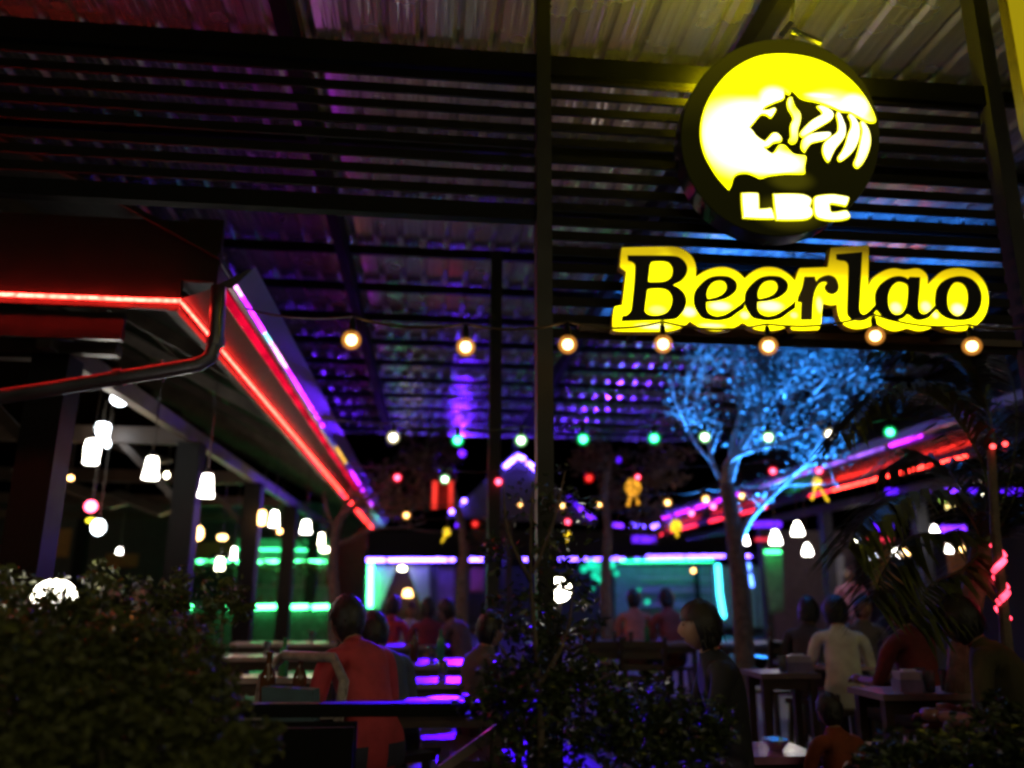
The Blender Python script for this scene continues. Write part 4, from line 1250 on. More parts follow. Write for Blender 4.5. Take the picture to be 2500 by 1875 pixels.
# blue lit tree
bt = thing("tree", "pale barked tree lit bright blue by a floodlight, right of the middle", "tree", (P(1815, 1620, YT).x, YT, FL))
m = MB()
base = PZ(1826, 1590, FL)
fx = P(1815, 1600, YT)
limb(m, [Vector((fx.x, YT, FL - .02))] + PP([(1812, 1480), (1800, 1360), (1785, 1250), (1774, 1180)], YT), .115, .085)
m.build("trunk", M_bark, bt, True)
r = random.Random(3)
ends = []
limbs = [([(1776, 1190), (1800, 1110), (1850, 1030), (1900, 960), (1985, 900)], .055, .02, .08), ([(1774, 1185), (1776, 1130), (1830, 1100), (1900, 1085), (1960, 1060), (2030, 1020)], .045, .014, -.1),
         ([(1778, 1200), (1740, 1130), (1728, 1060), (1700, 1000), (1705, 900)], .03, .012, .1), ([(1778, 1180), (1790, 1080), (1810, 990), (1790, 900), (1830, 830)], .045, .012, .2),
         ([(1800, 1340), (1830, 1270), (1880, 1215), (1950, 1150), (2010, 1120)], .04, .012, -.1),
         ([(1776, 1170), (1830, 1040), (1870, 960), (1900, 880), (1960, 830)], .04, .012, .25), ([(1745, 1135), (1690, 1070), (1672, 1010), (1680, 930)], .018, .008, .2),
         ([(1800, 1110), (1870, 1080), (1930, 1010), (2010, 960), (2080, 930)], .03, .01, -.2), ([(1850, 1030), (1860, 960), (1850, 900), (1880, 840)], .02, .008, .15)]
for (pl, r0, r1, dy) in limbs:
    m = MB()
    q_ = limb(m, PP(pl, YT, dy), r0, r1)
    tw = MB()
    for k in range(11):
        i = r.randrange(len(q_) // 3, len(q_))
        p = q_[i]
        d = (q_[min(i + 1, len(q_) - 1)] - q_[max(0, i - 1)]).normalized()
        e = p + (d + Vector((r.gauss(.1, .5), r.gauss(0, .6), r.gauss(.25, .45)))).normalized() * r.uniform(.25, .75)
        mid = p.lerp(e, .5) + Vector((r.uniform(-.06, .06), r.uniform(-.06, .06), r.uniform(0, .08)))
        m.tube([p, mid, e], [.009, .007, .003], 5)
        ends.append(e)
        ends.append(mid)
        for _ in range(2):
            e2 = mid + (e - mid + Vector((r.gauss(0, .15), r.gauss(0, .2), r.gauss(.05, .15))))
            m.tube([mid, e2], [.005, .002], 4)
            ends.append(e2)
    m.build("branch", M_barkpale, bt, True)
mb = MB()
for e in ends:
    up = e.z > P(1800, 1130, YT).z and e.x > P(1790, 1000, YT).x
    for _ in range(r.randrange(4, 20) if up else 3):
        leafquads(mb, e + Vector((r.gauss(0, .11), r.gauss(0, .13), r.gauss(0, .09))), .075, r)
for (u, v, rp, n) in ((1850, 900, 60, 260), (1905, 870, 75, 400), (1870, 960, 60, 260), (1980, 890, 90, 420), (2080, 870, 90, 350)):
    c = P(u, v, YT + .4)
    cl = [Vector((r.gauss(0, 1), r.gauss(0, 1.2), r.gauss(0, .8))) * rp * mpp(YT) * .6 for _ in range(14)]
    for k in range(n):
        leafquads(mb, c + r.choice(cl) + Vector((r.gauss(0, 1), r.gauss(0, 1), r.gauss(0, .8))) * .07, .08, r)
tag(mb.build("crown", M_leafblue, bt), kind="stuff")

# bare pale tree at the left
bt2 = thing("tree", "small bare tree with forked pale branches by the end of the left eave", "tree", (P(815, 1600, 10).x, 10, FL))
m = MB()
p0 = P(818, 1570, 10)
limb(m, [Vector((p0.x, 10, FL - .02))] + PP([(817, 1480), (813, 1390), (818, 1310), (830, 1265)], 10), .075, .05)
m.build("trunk", M_bark, bt2, True)
for (pl, r0, r1) in (([(828, 1268), (860, 1240), (885, 1228), (900, 1245)], .045, .02), ([(826, 1275), (838, 1245), (852, 1225), (858, 1200)], .03, .012), ([(816, 1330), (850, 1320), (890, 1300), (930, 1290), (985, 1288), (1040, 1275)], .03, .008),
                     ([(880, 1228), (930, 1200), (960, 1170), (975, 1140)], .018, .006), ([(900, 1245), (950, 1262), (1000, 1250), (1040, 1215), (1030, 1180)], .018, .006), ([(985, 1288), (1080, 1300), (1130, 1280)], .01, .005), ([(820, 1300), (800, 1250), (790, 1200)], .02, .006)):
    m = MB()
    limb(m, PP(pl, 10, .04), r0, r1)
    m.build("branch", M_bark, bt2, True)

# brown leafed tree in the middle distance
bt3 = thing("tree", "dim brown leafed tree between the left eave and the far gable", "tree", (P(1130, 1500, 15).x, 15, FL))
m = MB()
limb(m, [Vector((P(1130, 1500, 15).x, 15, FL - .02))] + PP([(1128, 1420), (1135, 1340), (1120, 1250), (1100, 1180)], 15), .13, .05)
m.build("trunk", M_bark, bt3, True)
blobs("crown", M_leafbrown, bt3, [(1040, 1150, 80, 15, 600), (1000, 1190, 90, 15.5, 800), (920, 1190, 80, 15.2, 500), (1190, 1310, 50, 14.6, 260), (1060, 1080, 90, 15.8, 500)], .13, 5)
bt4 = thing("tree", "dark thin leafed tree behind the middle shrub, right of the centre post", "tree", (P(1480, 1500, 13).x, 13, FL))
m = MB()
limb(m, [Vector((P(1480, 1500, 13).x, 13, FL - .02))] + PP([(1478, 1400), (1484, 1300), (1475, 1200), (1490, 1120)], 13), .1, .04)
m.build("trunk", M_bark, bt4, True)
blobs("crown", M_leafbrown, bt4, [(1450, 1120, 70, 13, 350), (1540, 1180, 90, 13.5, 600), (1620, 1130, 80, 13.2, 500), (1590, 1270, 60, 13, 250)], .11, 6)

# middle shrub in a planter, nearest
pb = thing("planter_box", "long dark planter box below the middle shrub", "planter", (P(1400, 1800, 3.2).x, 3.2, 0))
xa, xb = P(1060, 1800, 3.2).x, P(1800, 1800, 3.2).x
for (yy, dx) in ((2.98, 0), (3.36, 0)):
    MB().box(((xa + xb) / 2, yy, .3), (xb - xa, .05, .6)).build("side_board", M_wood, pb)
for xx in (xa, xb):
    MB().box((xx + (.026 if xx == xa else -.026), 3.17, .3), (.05, .33, .6)).build("end_board", M_wood, pb)
MB().box(((xa + xb) / 2, 3.17, .27), (xb - xa - .11, .32, .5)).build("soil", mat("soil", (.04, .03, .02), .95), pb)
ms = thing("shrub", "tall dark leafy shrub in the middle foreground, a white lamp glowing through it", "shrub", (P(1320, 1800, 3.2).x, 3.17, .5))
m = MB()
bx = P(1320, 1875, 3.17).x
for (pl, r0) in (([(1320, 1760), (1310, 1600), (1295, 1400), (1300, 1200)], .018), ([(1310, 1700), (1250, 1620), (1210, 1560)], .01), ([(1312, 1680), (1380, 1560), (1400, 1440)], .012), ([(1300, 1400), (1350, 1280), (1380, 1150)], .009), ([(1296, 1420), (1240, 1300), (1230, 1180)], .009), ([(1320, 1760), (1430, 1680), (1500, 1640)], .01)):
    pts = PP(pl, 3.2)
    if pl[0] == (1320, 1760): pts = [Vector((bx, 3.17, .5))] + pts if r0 > .015 else pts
    limb(m, pts, r0, .003)
m.build("stems", M_bark, ms, True)
blobs("foliage", M_leafdark, ms, [(1330, 1790, 170, 3.15, 1500), (1230, 1700, 95, 3.2, 420), (1420, 1720, 110, 3.2, 520), (1360, 1590, 95, 3.3, 330), (1270, 1490, 90, 3.3, 130), (1410, 1480, 85, 3.3, 110), (1250, 1340, 105, 3.3, 110), (1390, 1350, 90, 3.3, 90), (1300, 1200, 100, 3.35, 80), (1420, 1240, 80, 3.4, 50)], .042, 11)
ms2 = thing("shrub", "low dark shrub right of the tall middle one, under the dark haired person", "shrub", (P(1600, 1800, 3.1).x, 3.17, .5))
m = MB()
for pl in ([(1600, 1860), (1580, 1760), (1540, 1680)], [(1605, 1860), (1650, 1770), (1680, 1700)]):
    limb(m, PP(pl, 3.15), .01, .003)
m.build("stems", M_bark, ms2, True)
blobs("foliage", M_leafdark, ms2, [(1560, 1800, 110, 3.1, 800), (1680, 1820, 120, 3.1, 800), (1610, 1720, 80, 3.2, 260), (1740, 1760, 70, 3.2, 220), (1500, 1690, 60, 3.25, 150)], .042, 12)
ms3 = thing("shrub", "dark low shrub along the bottom right edge", "shrub", (P(2300, 1850, 3.0).x, 3.0, 0))
blobs("foliage", M_leafdark, ms3, [(2230, 1870, 110, 3.0, 700), (2380, 1850, 120, 3.0, 800), (2500, 1840, 110, 3.0, 600), (2130, 1890, 70, 3.0, 300), (2420, 1740, 60, 3.1, 150)], .045, 13)
# left hedge, three shrubs
for (lab, bl, sd) in (("olive green hedge shrub filling the lower left corner", [(60, 1800, 230, 2.5, 2600), (250, 1830, 170, 2.4, 1700), (-60, 1640, 200, 2.6, 1200), (150, 1680, 170, 2.6, 1500)], 21),
                      ("olive green hedge shrub right of the corner one, in front of the planter", [(420, 1760, 160, 2.55, 1700), (330, 1640, 140, 2.7, 1200), (520, 1850, 130, 2.4, 1100), (480, 1640, 100, 2.8, 500)], 22),
                      ("taller hedge shrub behind, lit by the white garden lamp at the left", [(60, 1500, 120, 3.15, 420), (190, 1520, 110, 3.0, 700), (330, 1500, 100, 3.2, 520), (450, 1480, 95, 3.3, 420), (545, 1470, 70, 3.4, 260), (0, 1440, 60, 3.2, 150), (250, 1420, 60, 3.3, 120)], 23)):
    c = P(*bl[0][:2], bl[0][3])
    t = thing("hedge_shrub", lab, "shrub", (c.x, c.y, 0), "hedge shrubs in the lower left")
    m = MB()
    for b in bl:
        p = P(*b[:2], b[3])
        limb(m, [Vector((p.x * .9, p.y, 0)), Vector((p.x * .95, p.y, max(.15, p.z * .5))), p], .012, .004)
    m.build("stems", M_bark, t)
    blobs("foliage", M_leafhedge, t, bl, .04, sd)
# garden lamps behind the leaves
for (u, v, Y, rr, lab) in ((132, 1458, 3.35, .072, "white garden lamp shining through the hedge at the left"), (1362, 1440, 3.75, .06, "white garden lamp shining through the middle shrub")):
    p = P(u, v, Y)
    t = thing("garden_lamp", lab, "lamp", (p.x, Y, 0))
    MB().ball(p, rr, 14, 10, (1.1, 1, .95)).build("globe", emis("garden_globe", (1, .93, .74), 11), t, True)
    MB().tube([(p.x, Y, 0 if Y < 3.3 else 0), (p.x, Y, p.z - rr)], .018, 8).build("pole", M_black, t)

# palm at the right
pm = thing("palm", "palm with arching drooping fronds at the right, faintly lit yellow", "tree", (P(2440, 1500, 4.7).x, 4.7, FL))
pb_ = P(2400, 1335, 4.7)
MB().tube([(P(2300, 1700, 4.8).x, 4.85, FL - .02), (P(2340, 1520, 4.8).x, 4.8, 1.3), pb_ + Vector((0, 0, .02))], [.09, .075, .06], 10).build("trunk", M_bark, pm)
r = random.Random(9)
for fi, (pl, Ys) in enumerate((([(2402, 1338), (2405, 1150), (2300, 985), (2160, 950), (2050, 1060)], 4.6), ([(2402, 1338), (2430, 1100), (2380, 930), (2290, 850), (2160, 850)], 4.9), ([(2402, 1338), (2350, 1240), (2230, 1205), (2120, 1260), (2070, 1340)], 4.5),
                               ([(2402, 1338), (2470, 1150), (2480, 980), (2450, 860)], 5.0), ([(2402, 1338), (2340, 1310), (2230, 1310), (2160, 1390), (2130, 1470)], 4.5), ([(2402, 1338), (2510, 1250), (2570, 1190), (2640, 1200)], 4.7), ([(2402, 1338), (2350, 1390), (2270, 1430), (2225, 1520)], 4.4),
                               ([(2402, 1338), (2440, 1180), (2400, 1030), (2330, 950), (2240, 960)], 5.2), ([(2402, 1338), (2460, 1250), (2530, 1090), (2600, 1050)], 4.9), ([(2402, 1338), (2380, 1260), (2320, 1150), (2230, 1110), (2150, 1150)], 5.3))):
    m = MB()
    q_ = limb(m, [P(u, v, 4.7 + (Ys - 4.7) * i / 3) for i, (u, v) in enumerate(pl)], .012, .003)
    for i in range(2, len(q_)):
        for s in range(5):
            p = q_[i - 1].lerp(q_[i], s / 5)
            d = (q_[i] - q_[i - 1]).normalized()
            for sg in (-1, 1):
                sd = d.cross(Vector((0, 0, 1)))
                if sd.length < .1: sd = Vector((1, 0, 0))
                sd = (sd.normalized() * sg + d * .7 + Vector((r.gauss(0, .12), r.gauss(0, .12), r.gauss(.1, .12)))).normalized()
                L = (.44 if i > 4 else .26) * r.uniform(.75, 1.1) * (1 - .5 * (i / len(q_)) ** 3)
                w = .016
                e1 = p + sd * L * .5 + Vector((0, 0, -.02))
                e2 = p + sd * L + Vector((0, 0, -.14 * L / .34))
                nn = sd.cross(Vector((0, 0, 1))).normalized() * w
                b = len(m.v)
                m.v += [tuple(p - nn * .5), tuple(p + nn * .5), tuple(e1 + nn), tuple(e1 - nn), tuple(e2)]
                m.f += [(b, b + 1, b + 2, b + 3), (b + 3, b + 2, b + 4)]
    m.build("frond", M_palm, pm)

# ------------------------------------------------------------------ railing
rl = thing("railing", "dark timber railing across the foreground with a diagonal brace", "railing", (P(900, 1730, 3.5).x, 3.5, FL))
ra, rb = P(470, 1748, 3.5), P(1330, 1715, 3.5)
ra.z = rb.z = (ra.z + rb.z) / 2
MB().bar(ra, rb, .07, .05).build("top_rail", M_black, rl)
la, lb = ra.copy(), rb.copy()
la.z = lb.z = FL + .12
MB().bar(la, lb, .05, .05).build("bottom_rail", M_black, rl)
for f in (0.015, .985):
    p = ra.lerp(rb, f)
    MB().box((p.x, 3.5, (FL + ra.z - .026) / 2), (.06, .06, ra.z - .026 - FL)).build("rail_post", M_black, rl)
MB().bar(P(1075, 1880, 3.5), P(1245, 1757, 3.5), .035, .035, Vector((0, -1, 0))).build("brace", mat("varnished_brace", (.3, .22, .2), .25), rl)
px2 = thing("planter_box", "black planter box at the left below the railing", "planter", (P(680, 1800, 3.3).x, 3.3, 0))
xa, xb = P(500, 1800, 3.3).x, P(865, 1800, 3.3).x
za = P(680, 1775, 3.3).z
MB().box(((xa + xb) / 2, 3.28, za / 2), (xb - xa, .03, za)).build("front_board", M_black, px2)
MB().box(((xa + xb) / 2, 3.42, za / 2), (xb - xa, .03, za)).build("back_board", M_black, px2)
MB().box(((xa + xb) / 2, 3.35, za - .05), (xb - xa - .02, .1, .02)).build("soil", MATS["soil"], px2)

# ------------------------------------------------------------------ tables and chairs
def table(c, w, d, label, m=M_table, h=None, rz=0.0, group="dining tables in the courtyard"):
    h = h or c.z - FL
    t = thing("dining_table", label, "table", (c.x, c.y, FL), group, rz)
    MB().box((0, 0, h - .018), (w, d, .036)).build("table_top", m, t, world=False)
    for sy in (-1, 1):
        MB().box((0, sy * (d / 2 - .06), h - .076), (w - .16, .02, .08)).build("apron", M_wood, t, world=False)
    for sx in (-1, 1):
        for sy in (-1, 1):
            MB().box((sx * (w / 2 - .05), sy * (d / 2 - .06), (h - .037) / 2), (.05, .05, h - .037)).build("leg", M_wood, t, world=False)
    return t


ZT = FL + .75
for (u, v, w, d, lab, m_) in ((1020, 1573, .85, .7, "farthest of the violet shining tables in the middle, before the seated group", M_table), (1035, 1616, .72, .62, "second violet shining table, just nearer than the farthest one", M_table),
                              (1060, 1660, .7, .42, "third violet shining table, right behind the railing tables", M_table), (1050, 1712, .8, .3, "nearest violet shining table, just behind the railing in the middle", M_table),
                              (715, 1568, 1.3, .5, "pale table far behind the red shirted person at the left", M_tablew), (690, 1600, 1.1, .45, "pale table left of the red shirted person, second in its row", M_tablew), (690, 1650, .75, .3, "narrow pale table left of the red shirted person, third in its row", M_tablew),
                              (690, 1726, .62, .34, "near pale table at the left with a brown bottle on it", M_tablew), (1490, 1566, 2.0, .7, "wide violet shining table before the two people seen from behind", M_table), (1900, 1568, 1.6, .6, "dark table to the right of the tree trunk", M_table),
                              (2300, 1684, 1.0, .42, "dark table in the near right with a lilac napkin box", M_table)):
    p = PZ(u, v, ZT)
    table(p, w, d, lab, m_)
p = PZ(2050, 1622, ZT)
t = thing("round_table", "round glossy table reflecting white and red light in front of the white shirt", "table", (p.x, p.y, FL))
MB().lathe([(.29, .72), (.31, .73), (.31, .75)], (0, 0, 0), 32).build("table_top", mat("glossy_pale_rose_top", (.6, .4, .42), .15, 0, .15), t, world=False)
MB().lathe([(.2, 0), (.19, .02), (.035, .05), (.03, .7), (.12, .719)], (0, 0, 0), 16).build("pedestal", M_black, t, world=False)


def chair_proto(name, m, m2=None):
    t = thing(name, "x", "chair", (0, 0, 0))
    MB().box((0, 0, .44), (.42, .42, .035)).build("seat", m2 or m, t, world=False)
    b = MB()
    for k in range(4):
        b.box((0, -.2 - .012 * k, .56 + .1 * k), (.4, .018, .055), (-.1, 0, 0))
    b.build("backrest", m, t, world=False)
    for sx in (-1, 1):
        MB().bar((sx * .19, .18, .42), (sx * .19, .19, 0), .035, .035).build("leg", m, t, world=False)
        MB().bar((sx * .2, -.255, .93), (sx * .2, -.17, 0), .035, .035).build("leg", m, t, world=False)
    return t


first_chair = [chair_proto("dining_chair", M_wood)]


stool0 = []


def stool(x, y, rz, label, z=FL):
    if not stool0:
        t = thing("wooden_stool", label, "stool", (0, 0, 0), "wooden stools at the tables")
        MB().box((0, 0, .43), (.36, .32, .04)).build("seat", M_wood, t, world=False)
        for sx in (-1, 1):
            for sy in (-1, 1):
                MB().bar((sx * .14, sy * .12, .41), (sx * .17, sy * .15, 0), .035, .035).build("leg", M_wood, t, world=False)
            MB().box((sx * .155, 0, .16), (.02, .22, .03)).build("rung", M_wood, t, world=False)
        stool0.append(t)
        c = t
    else:
        c = copy_tree(stool0[0], None, label)
    c.location = (x, y, z)
    c.rotation_euler = (0, 0, rz)
    return c


def chair(x, y, rz, label, z=FL):
    if len(first_chair) == 1 and first_chair[0].get("label") == "x":
        c = first_chair[0]
        c["label"] = label
        c["group"] = "wooden dining chairs"
    else:
        c = copy_tree(first_chair[0], None, label, "wooden dining chairs")
    c.location = (x, y, z)
    c.rotation_euler = (0, 0, rz)
    return c


# wicker chair with teal cushion at the near left
p = P(640, 1745, 3.95)
t = thing("wicker_armchair", "wicker armchair with grey teal cushion behind the railing at the left", "chair", (p.x, 3.95, FL), None, radians(150))
MB().box((0, 0, .42), (.48, .46, .05)).build("seat", M_rattan, t, world=False)
MB().box((0, -.2, .72), (.3, .05, .3), (-.12, 0, 0)).build("cushion", M_teal, t, world=False)
MB().tube([(-.24, -.2, .44), (-.24, -.27, .9), (-.15, -.3, 1.0), (.15, -.3, 1.0), (.24, -.27, .9), (.24, -.2, .44)], .025, 8).build("back_frame", M_rattan, t, True, world=False)
for sx in (-1, 1):
    MB().tube([(sx * .25, -.25, .68), (sx * .28, .1, .68), (sx * .26, .22, .6), (sx * .24, .22, .42)], .022, 8).build("armrest", M_rattan, t, True, world=False)
    for sy in (-1, 1):
        MB().tube([(sx * .22, sy * .2, .4), (sx * .23, sy * .22, 0)], .022, 8).build("leg", M_rattan, t, world=False)

# ------------------------------------------------------------------ table things
def napkin_box(u, v, Y, w, label):
    p = P(u, v, Y)
    p.z = ZT
    t = thing("napkin_box", label, "napkin box", p)
    ml = mat("lilac_plastic", (.5, .45, .6), .35)
    MB().box((0, 0, .035), (w, .1, .07)).build("base", mat("violet_plastic", (.25, .22, .45), .35), t, world=False)
    MB().box((0, 0, .0925), (w * .9, .085, .043)).build("lid", ml, t, world=False)
    MB().box((0, 0, .12), (w * .5, .03, .012)).build("tissue", M_white, t, world=False)


q_ = PZ(2222, 1688, ZT)
napkin_box(2222, 1688, q_.y, .17, "lilac napkin box on the near right table")
q2 = PZ(1948, 1640, ZT)
t2 = table(Vector((q2.x - .12, q2.y + .05, ZT)), .46, .4, "small dark table left of the round glossy one")
napkin_box(1948, 1638, q2.y, .2, "lilac napkin box on the small dark table by the round one")


def tumbler(u, v, label, m=M_tumbler, h=.12, z=ZT):
    p = PZ(u, v, z + .001)
    o = MB().lathe([(.026, 0), (.034, h), (.031, h), (.024, .012), (.001, .012)], (0, 0, 0), 12).build("tumbler", m, None, True)
    o.location = p
    return tag(o, label, "glass")


tumbler(2272, 1690, "clear tumbler right of the lilac napkin box")
tumbler(2310, 1686, "clear tumbler on the near right table, beside the olive shirted person")
tumbler(1912, 1641, "clear tumbler at the left of the small dark table")
bottle(PZ(648, 1736, ZT + .001), .27, mat("brown_bottle", (.09, .035, .012), .1), "brown beer bottle standing at the left on the near pale table")
bottle(PZ(727, 1728, ZT + .001), .25, MATS["brown_bottle"], "brown beer bottle standing at the right on the near pale table")
bottle(PZ(1000, 1568, ZT + .001), .16, M_white, "short white jar on the farthest violet shining table", "jar", name="jar")
for (u, v, lab) in ((1085, 1712, "white plate on the nearest violet shining table"), (700, 1732, "white plate on the near pale table between two bottles")):
    o = MB().lathe([(.05, 0), (.1, .014), (.098, .018), (.05, .006)], (0, 0, 0), 20).build("plate", M_white, None, True)
    o.location = PZ(u, v, ZT + .001)
    tag(o, lab, "plate")

for (u, v, h, mm, lab) in ((1030, 1571, .25, "brown_bottle", "brown bottle on the farthest violet shining table"), (1010, 1614, .26, "brown_bottle", "brown bottle on the left of the second violet shining table"), (1075, 1612, .25, "green_bottle", "green bottle on the right of the second violet shining table"),
                           (1450, 1567, .26, "brown_bottle", "brown bottle at the left end of the wide violet shining table"), (1580, 1567, .25, "green_bottle", "green bottle at the right end of the wide violet shining table"), (2370, 1684, .26, "brown_bottle", "brown bottle on the near right table by the olive shirted person"),
                           (690, 1650, .25, "green_bottle", "green bottle on the narrow pale table at the left"), (1880, 1568, .26, "brown_bottle", "brown bottle on the dark table behind the tree trunk")):
    bottle(PZ(u, v, ZT + .001), h, MATS[mm], lab)
for (u, v, lab) in ((1055, 1614, "tumbler between the bottles of the second violet shining table"), (1080, 1660, "tumbler on the third violet shining table"), (1500, 1566, "tumbler in the middle of the wide violet shining table"), (1540, 1567, "tumbler right of the middle on the wide violet shining table"),
                    (760, 1566, "tumbler on the far pale table at the left"), (650, 1600, "tumbler on the second pale table at the left"), (2250, 1680, "tumbler just behind the lilac napkin box"), (2030, 1620, "tumbler on the round glossy table")):
    tumbler(u, v, lab)

# ------------------------------------------------------------------ people
def person_mesh(pose):
    """one continuous body, facing +Y, hips over the origin; returns mesh with 4 slots shirt/trousers/skin/dark"""
    sit = pose != "stand"
    hz = .53 if sit else .92
    lean = {"lean": .42, "table": .16, "hunch": .62, "stand": .03}[pose]
    V, Rr, E, B = [], [], [], []

    def add(p, r, par, bone):
        V.append(Vector(p)); Rr.append(r)
        if par is not None: E.append((par, len(V) - 1)); B.append(bone)
        return len(V) - 1

    def up(x, y, z):
        # lean the upper body about the hips
        dy, dz = y, z
        return Vector((x, dy * cos(lean) + dz * sin(lean), hz + dz * cos(lean) - dy * sin(lean)))
    pv_ = add((0, 0, hz), (.155, .12), None, 0)
    w = add(up(0, -.01, .17), (.135, .105), pv_, 0)
    c = add(up(0, -.015, .34), (.16, .115), w, 0)
    u = add(up(0, 0, .47), (.12, .085), c, 0)
    nk = add(up(0, .012, .55), (.056, .056), u, 2)
    hb = add(up(0, .03, .61), (.05, .055), nk, 2)
    hands = []
    for s in (-1, 1):
        sh = add(up(s * .18, 0, .475), (.062, .06), u, 0)
        if pose == "stand":
            el = add(up(s * .24, .02, .2), (.045, .045), sh, 0)
            wr = add(up(s * .2, .2, .12), (.03, .03), el, 2)
        elif pose == "hunch":
            el = add(up(s * .25, .18, .22), (.045, .045), sh, 0)
            wr = add(V[el] + Vector((-s * .1, .2, .02)), (.03, .03), el, 2)
        else:
            el = add(up(s * .245, .13, .22), (.045, .045), sh, 0)
            wr = add(V[el] + Vector((-s * .09, .23, .0)), (.03, .03), el, 2)
        hands.append((V[wr], (V[wr] - V[el]).normalized(), s))
        if sit:
            hp = add((s * .1, .03, hz - .02), (.1, .095), pv_, 1)
            kn = add((s * .13, .44, hz), (.065, .065), hp, 1)
            an = add((s * .13, .42, .1), (.042, .045), kn, 1)
            add((s * .135, .6, .045), (.04, .032), an, 3)
        else:
            hp = add((s * .09, 0, hz - .06), (.1, .1), pv_, 1)
            kn = add((s * .1, .02, .5), (.065, .065), hp, 1)
            an = add((s * .11, 0, .09), (.042, .045), kn, 1)
            add((s * .12, .17, .045), (.04, .032), an, 3)
    me = bpy.data.meshes.new("sk")
    me.from_pydata(V, E, [])
    ob = bpy.data.objects.new("sk", me)
    COL.objects.link(ob)
    sk = ob.modifiers.new("skin", 'SKIN')
    sk.use_smooth_shade = True
    for i, r_ in enumerate(Rr):
        me.skin_vertices[0].data[i].radius = r_
    me.skin_vertices[0].data[0].use_root = True
    ss = ob.modifiers.new("sub", 'SUBSURF')
    ss.levels = ss.render_levels = 2
    dg = bpy.context.evaluated_depsgraph_get()
    ev = bpy.data.meshes.new_from_object(ob.evaluated_get(dg))
    bpy.data.objects.remove(ob)
    mb = MB()
    mb.v = [tuple(v.co) for v in ev.vertices]
    mb.f = [tuple(p.vertices) for p in ev.polygons]
    idx = []
    for p in ev.polygons:
        q = p.center
        best, bi = 9, 0
        for (a, b), bn_ in zip(E, B):
            A_, B_ = V[a], V[b]
            d = B_ - A_
            t = max(0, min(1, (q - A_).dot(d) / d.length_squared))
            ds = (q - A_ - d * t).length - (Rr[a][0] * (1 - t) + Rr[b][0] * t)
            if ds < best: best, bi = ds, bn_
        idx.append(bi)
    # hands: palm, four fingers, thumb
    for (p, d, s) in hands:
        sd = d.cross(Vector((0, 0, 1))).normalized()
        nf = len(mb.f)
        mb.tube([p - d * .01, p + d * .04, p + d * .085], [.026, .036, .03], 8)
        for k, L in enumerate((.06, .075, .07, .052)):
            o = p + d * .075 + sd * (k - 1.5) * .018
            mb.tube([o, o + d * L * .55 + Vector((0, 0, -.006)), o + d * L * .85 + Vector((0, 0, -.03))], [.0095, .009, .007], 6)
        o = p + d * .03 - sd * s * .03 * -1
        mb.tube([p + d * .025 + sd * s * -.028, p + d * .06 + sd * s * -.052, p + d * .085 + sd * s * -.05], [.011, .01, .008], 6)
        idx += [2] * (len(mb.f) - nf)
    # head
    hc = up(0, .045, .7)
    tl = lean * .35
    M = Matrix.Rotation(-tl, 3, 'X')
    nf = len(mb.f)
    N, K = 20, 14
    vs, fs = [], []
    for j in range(K + 1):
        th = pi * j / K
        for i in range(N):
            ph = 2 * pi * i / N
            x, y, z = sin(th) * cos(ph) * .074, sin(th) * sin(ph) * .094, -cos(th) * .118
            if z < -.02: x *= 1 - .35 * ((-z - .02) / .1); y = y * (1 - .15 * ((-z - .02) / .1)) + .012 * ((-z - .02) / .1)
            if y > .05 and abs(x) < .045 and -.005 < z < .03: y -= .008       # eye hollows
            if y > .06 and abs(x) < .02 and -.045 < z < .02: y += .02 * (1 - abs(x) / .03)      # nose
            if y > .06 and abs(x) < .03 and -.075 < z < -.05: y += .006
            vs.append(hc + M @ Vector((x, y, z)))
    for j in range(K):
        for i in range(N):
            fs.append((j * N + i, j * N + (i + 1) % N, (j + 1) * N + (i + 1) % N, (j + 1) * N + i))
    mb.add(vs, fs)
    for s in (-1, 1):
        mb.ball(hc + M @ Vector((s * .076, -.005, -.005)), .026, 8, 6, (.35, .7, 1.1))
    idx += [2] * (len(mb.f) - nf)
    nf = len(mb.f)
    for s in (-1, 1):
        mb.ball(hc + M @ Vector((s * .03, .083, .01)), .0075, 8, 6, (1.2, .6, .7))
        mb.box(hc + M @ Vector((s * .03, .086, .032)), (.03, .008, .006), M)
    mb.box(hc + M @ Vector((0, .088, -.058)), (.036, .008, .006), M)
    idx += [3] * (len(mb.f) - nf)
    me = bpy.data.meshes.new("body")
    me.from_pydata(mb.v, [], mb.f)
    me.update()
    for m_ in (M_white,) * 4: me.materials.append(m_)
    me.polygons.foreach_set("material_index", idx)
    me.polygons.foreach_set("use_smooth", [True] * len(me.polygons))
    hairs = {}
    for style in ("short", "bob", "long"):
        h = MB()
        vs, fs = [], []
        N, K = 24, 16
        rr = random.Random(4)
        for j in range(K + 1):
            th = pi * j / K
            for i in range(N):
                ph = 2 * pi * i / N
                k_ = 1.0 + rr.uniform(-.02, .02) + .03 * sin(5 * ph + 2 * j) * sin(3 * th + 1) + .025 * sin(9 * ph)
                x, y, z = sin(th) * cos(ph) * .094 * k_, sin(th) * sin(ph) * .111 * k_ - .012, cos(th) * .132 * k_
                front = sin(ph) > .35
                lim = {"short": -.01, "bob": -.13, "long": -.13}[style]
                if front: lim = .03 if style == "bob" else .055
                elif sin(ph) > -.05 and style == "short": lim = -.005
                elif style == "short": lim = -.118
                if z < lim:
                    z = lim
                    if front: y = min(y, .085)
                if style == "bob": x *= 1.14 if z < .06 else 1.06
                if style == "long" and z <= -.12 and sin(ph) < -.2: z = -.34; y *= 1.05
                vs.append(hc + M @ Vector((x, y, z)))
        for j in range(K):
            for i in range(N):
                fs.append((j * N + i, j * N + (i + 1) % N, (j + 1) * N + (i + 1) % N, (j + 1) * N + i))
        h.add(vs, fs)
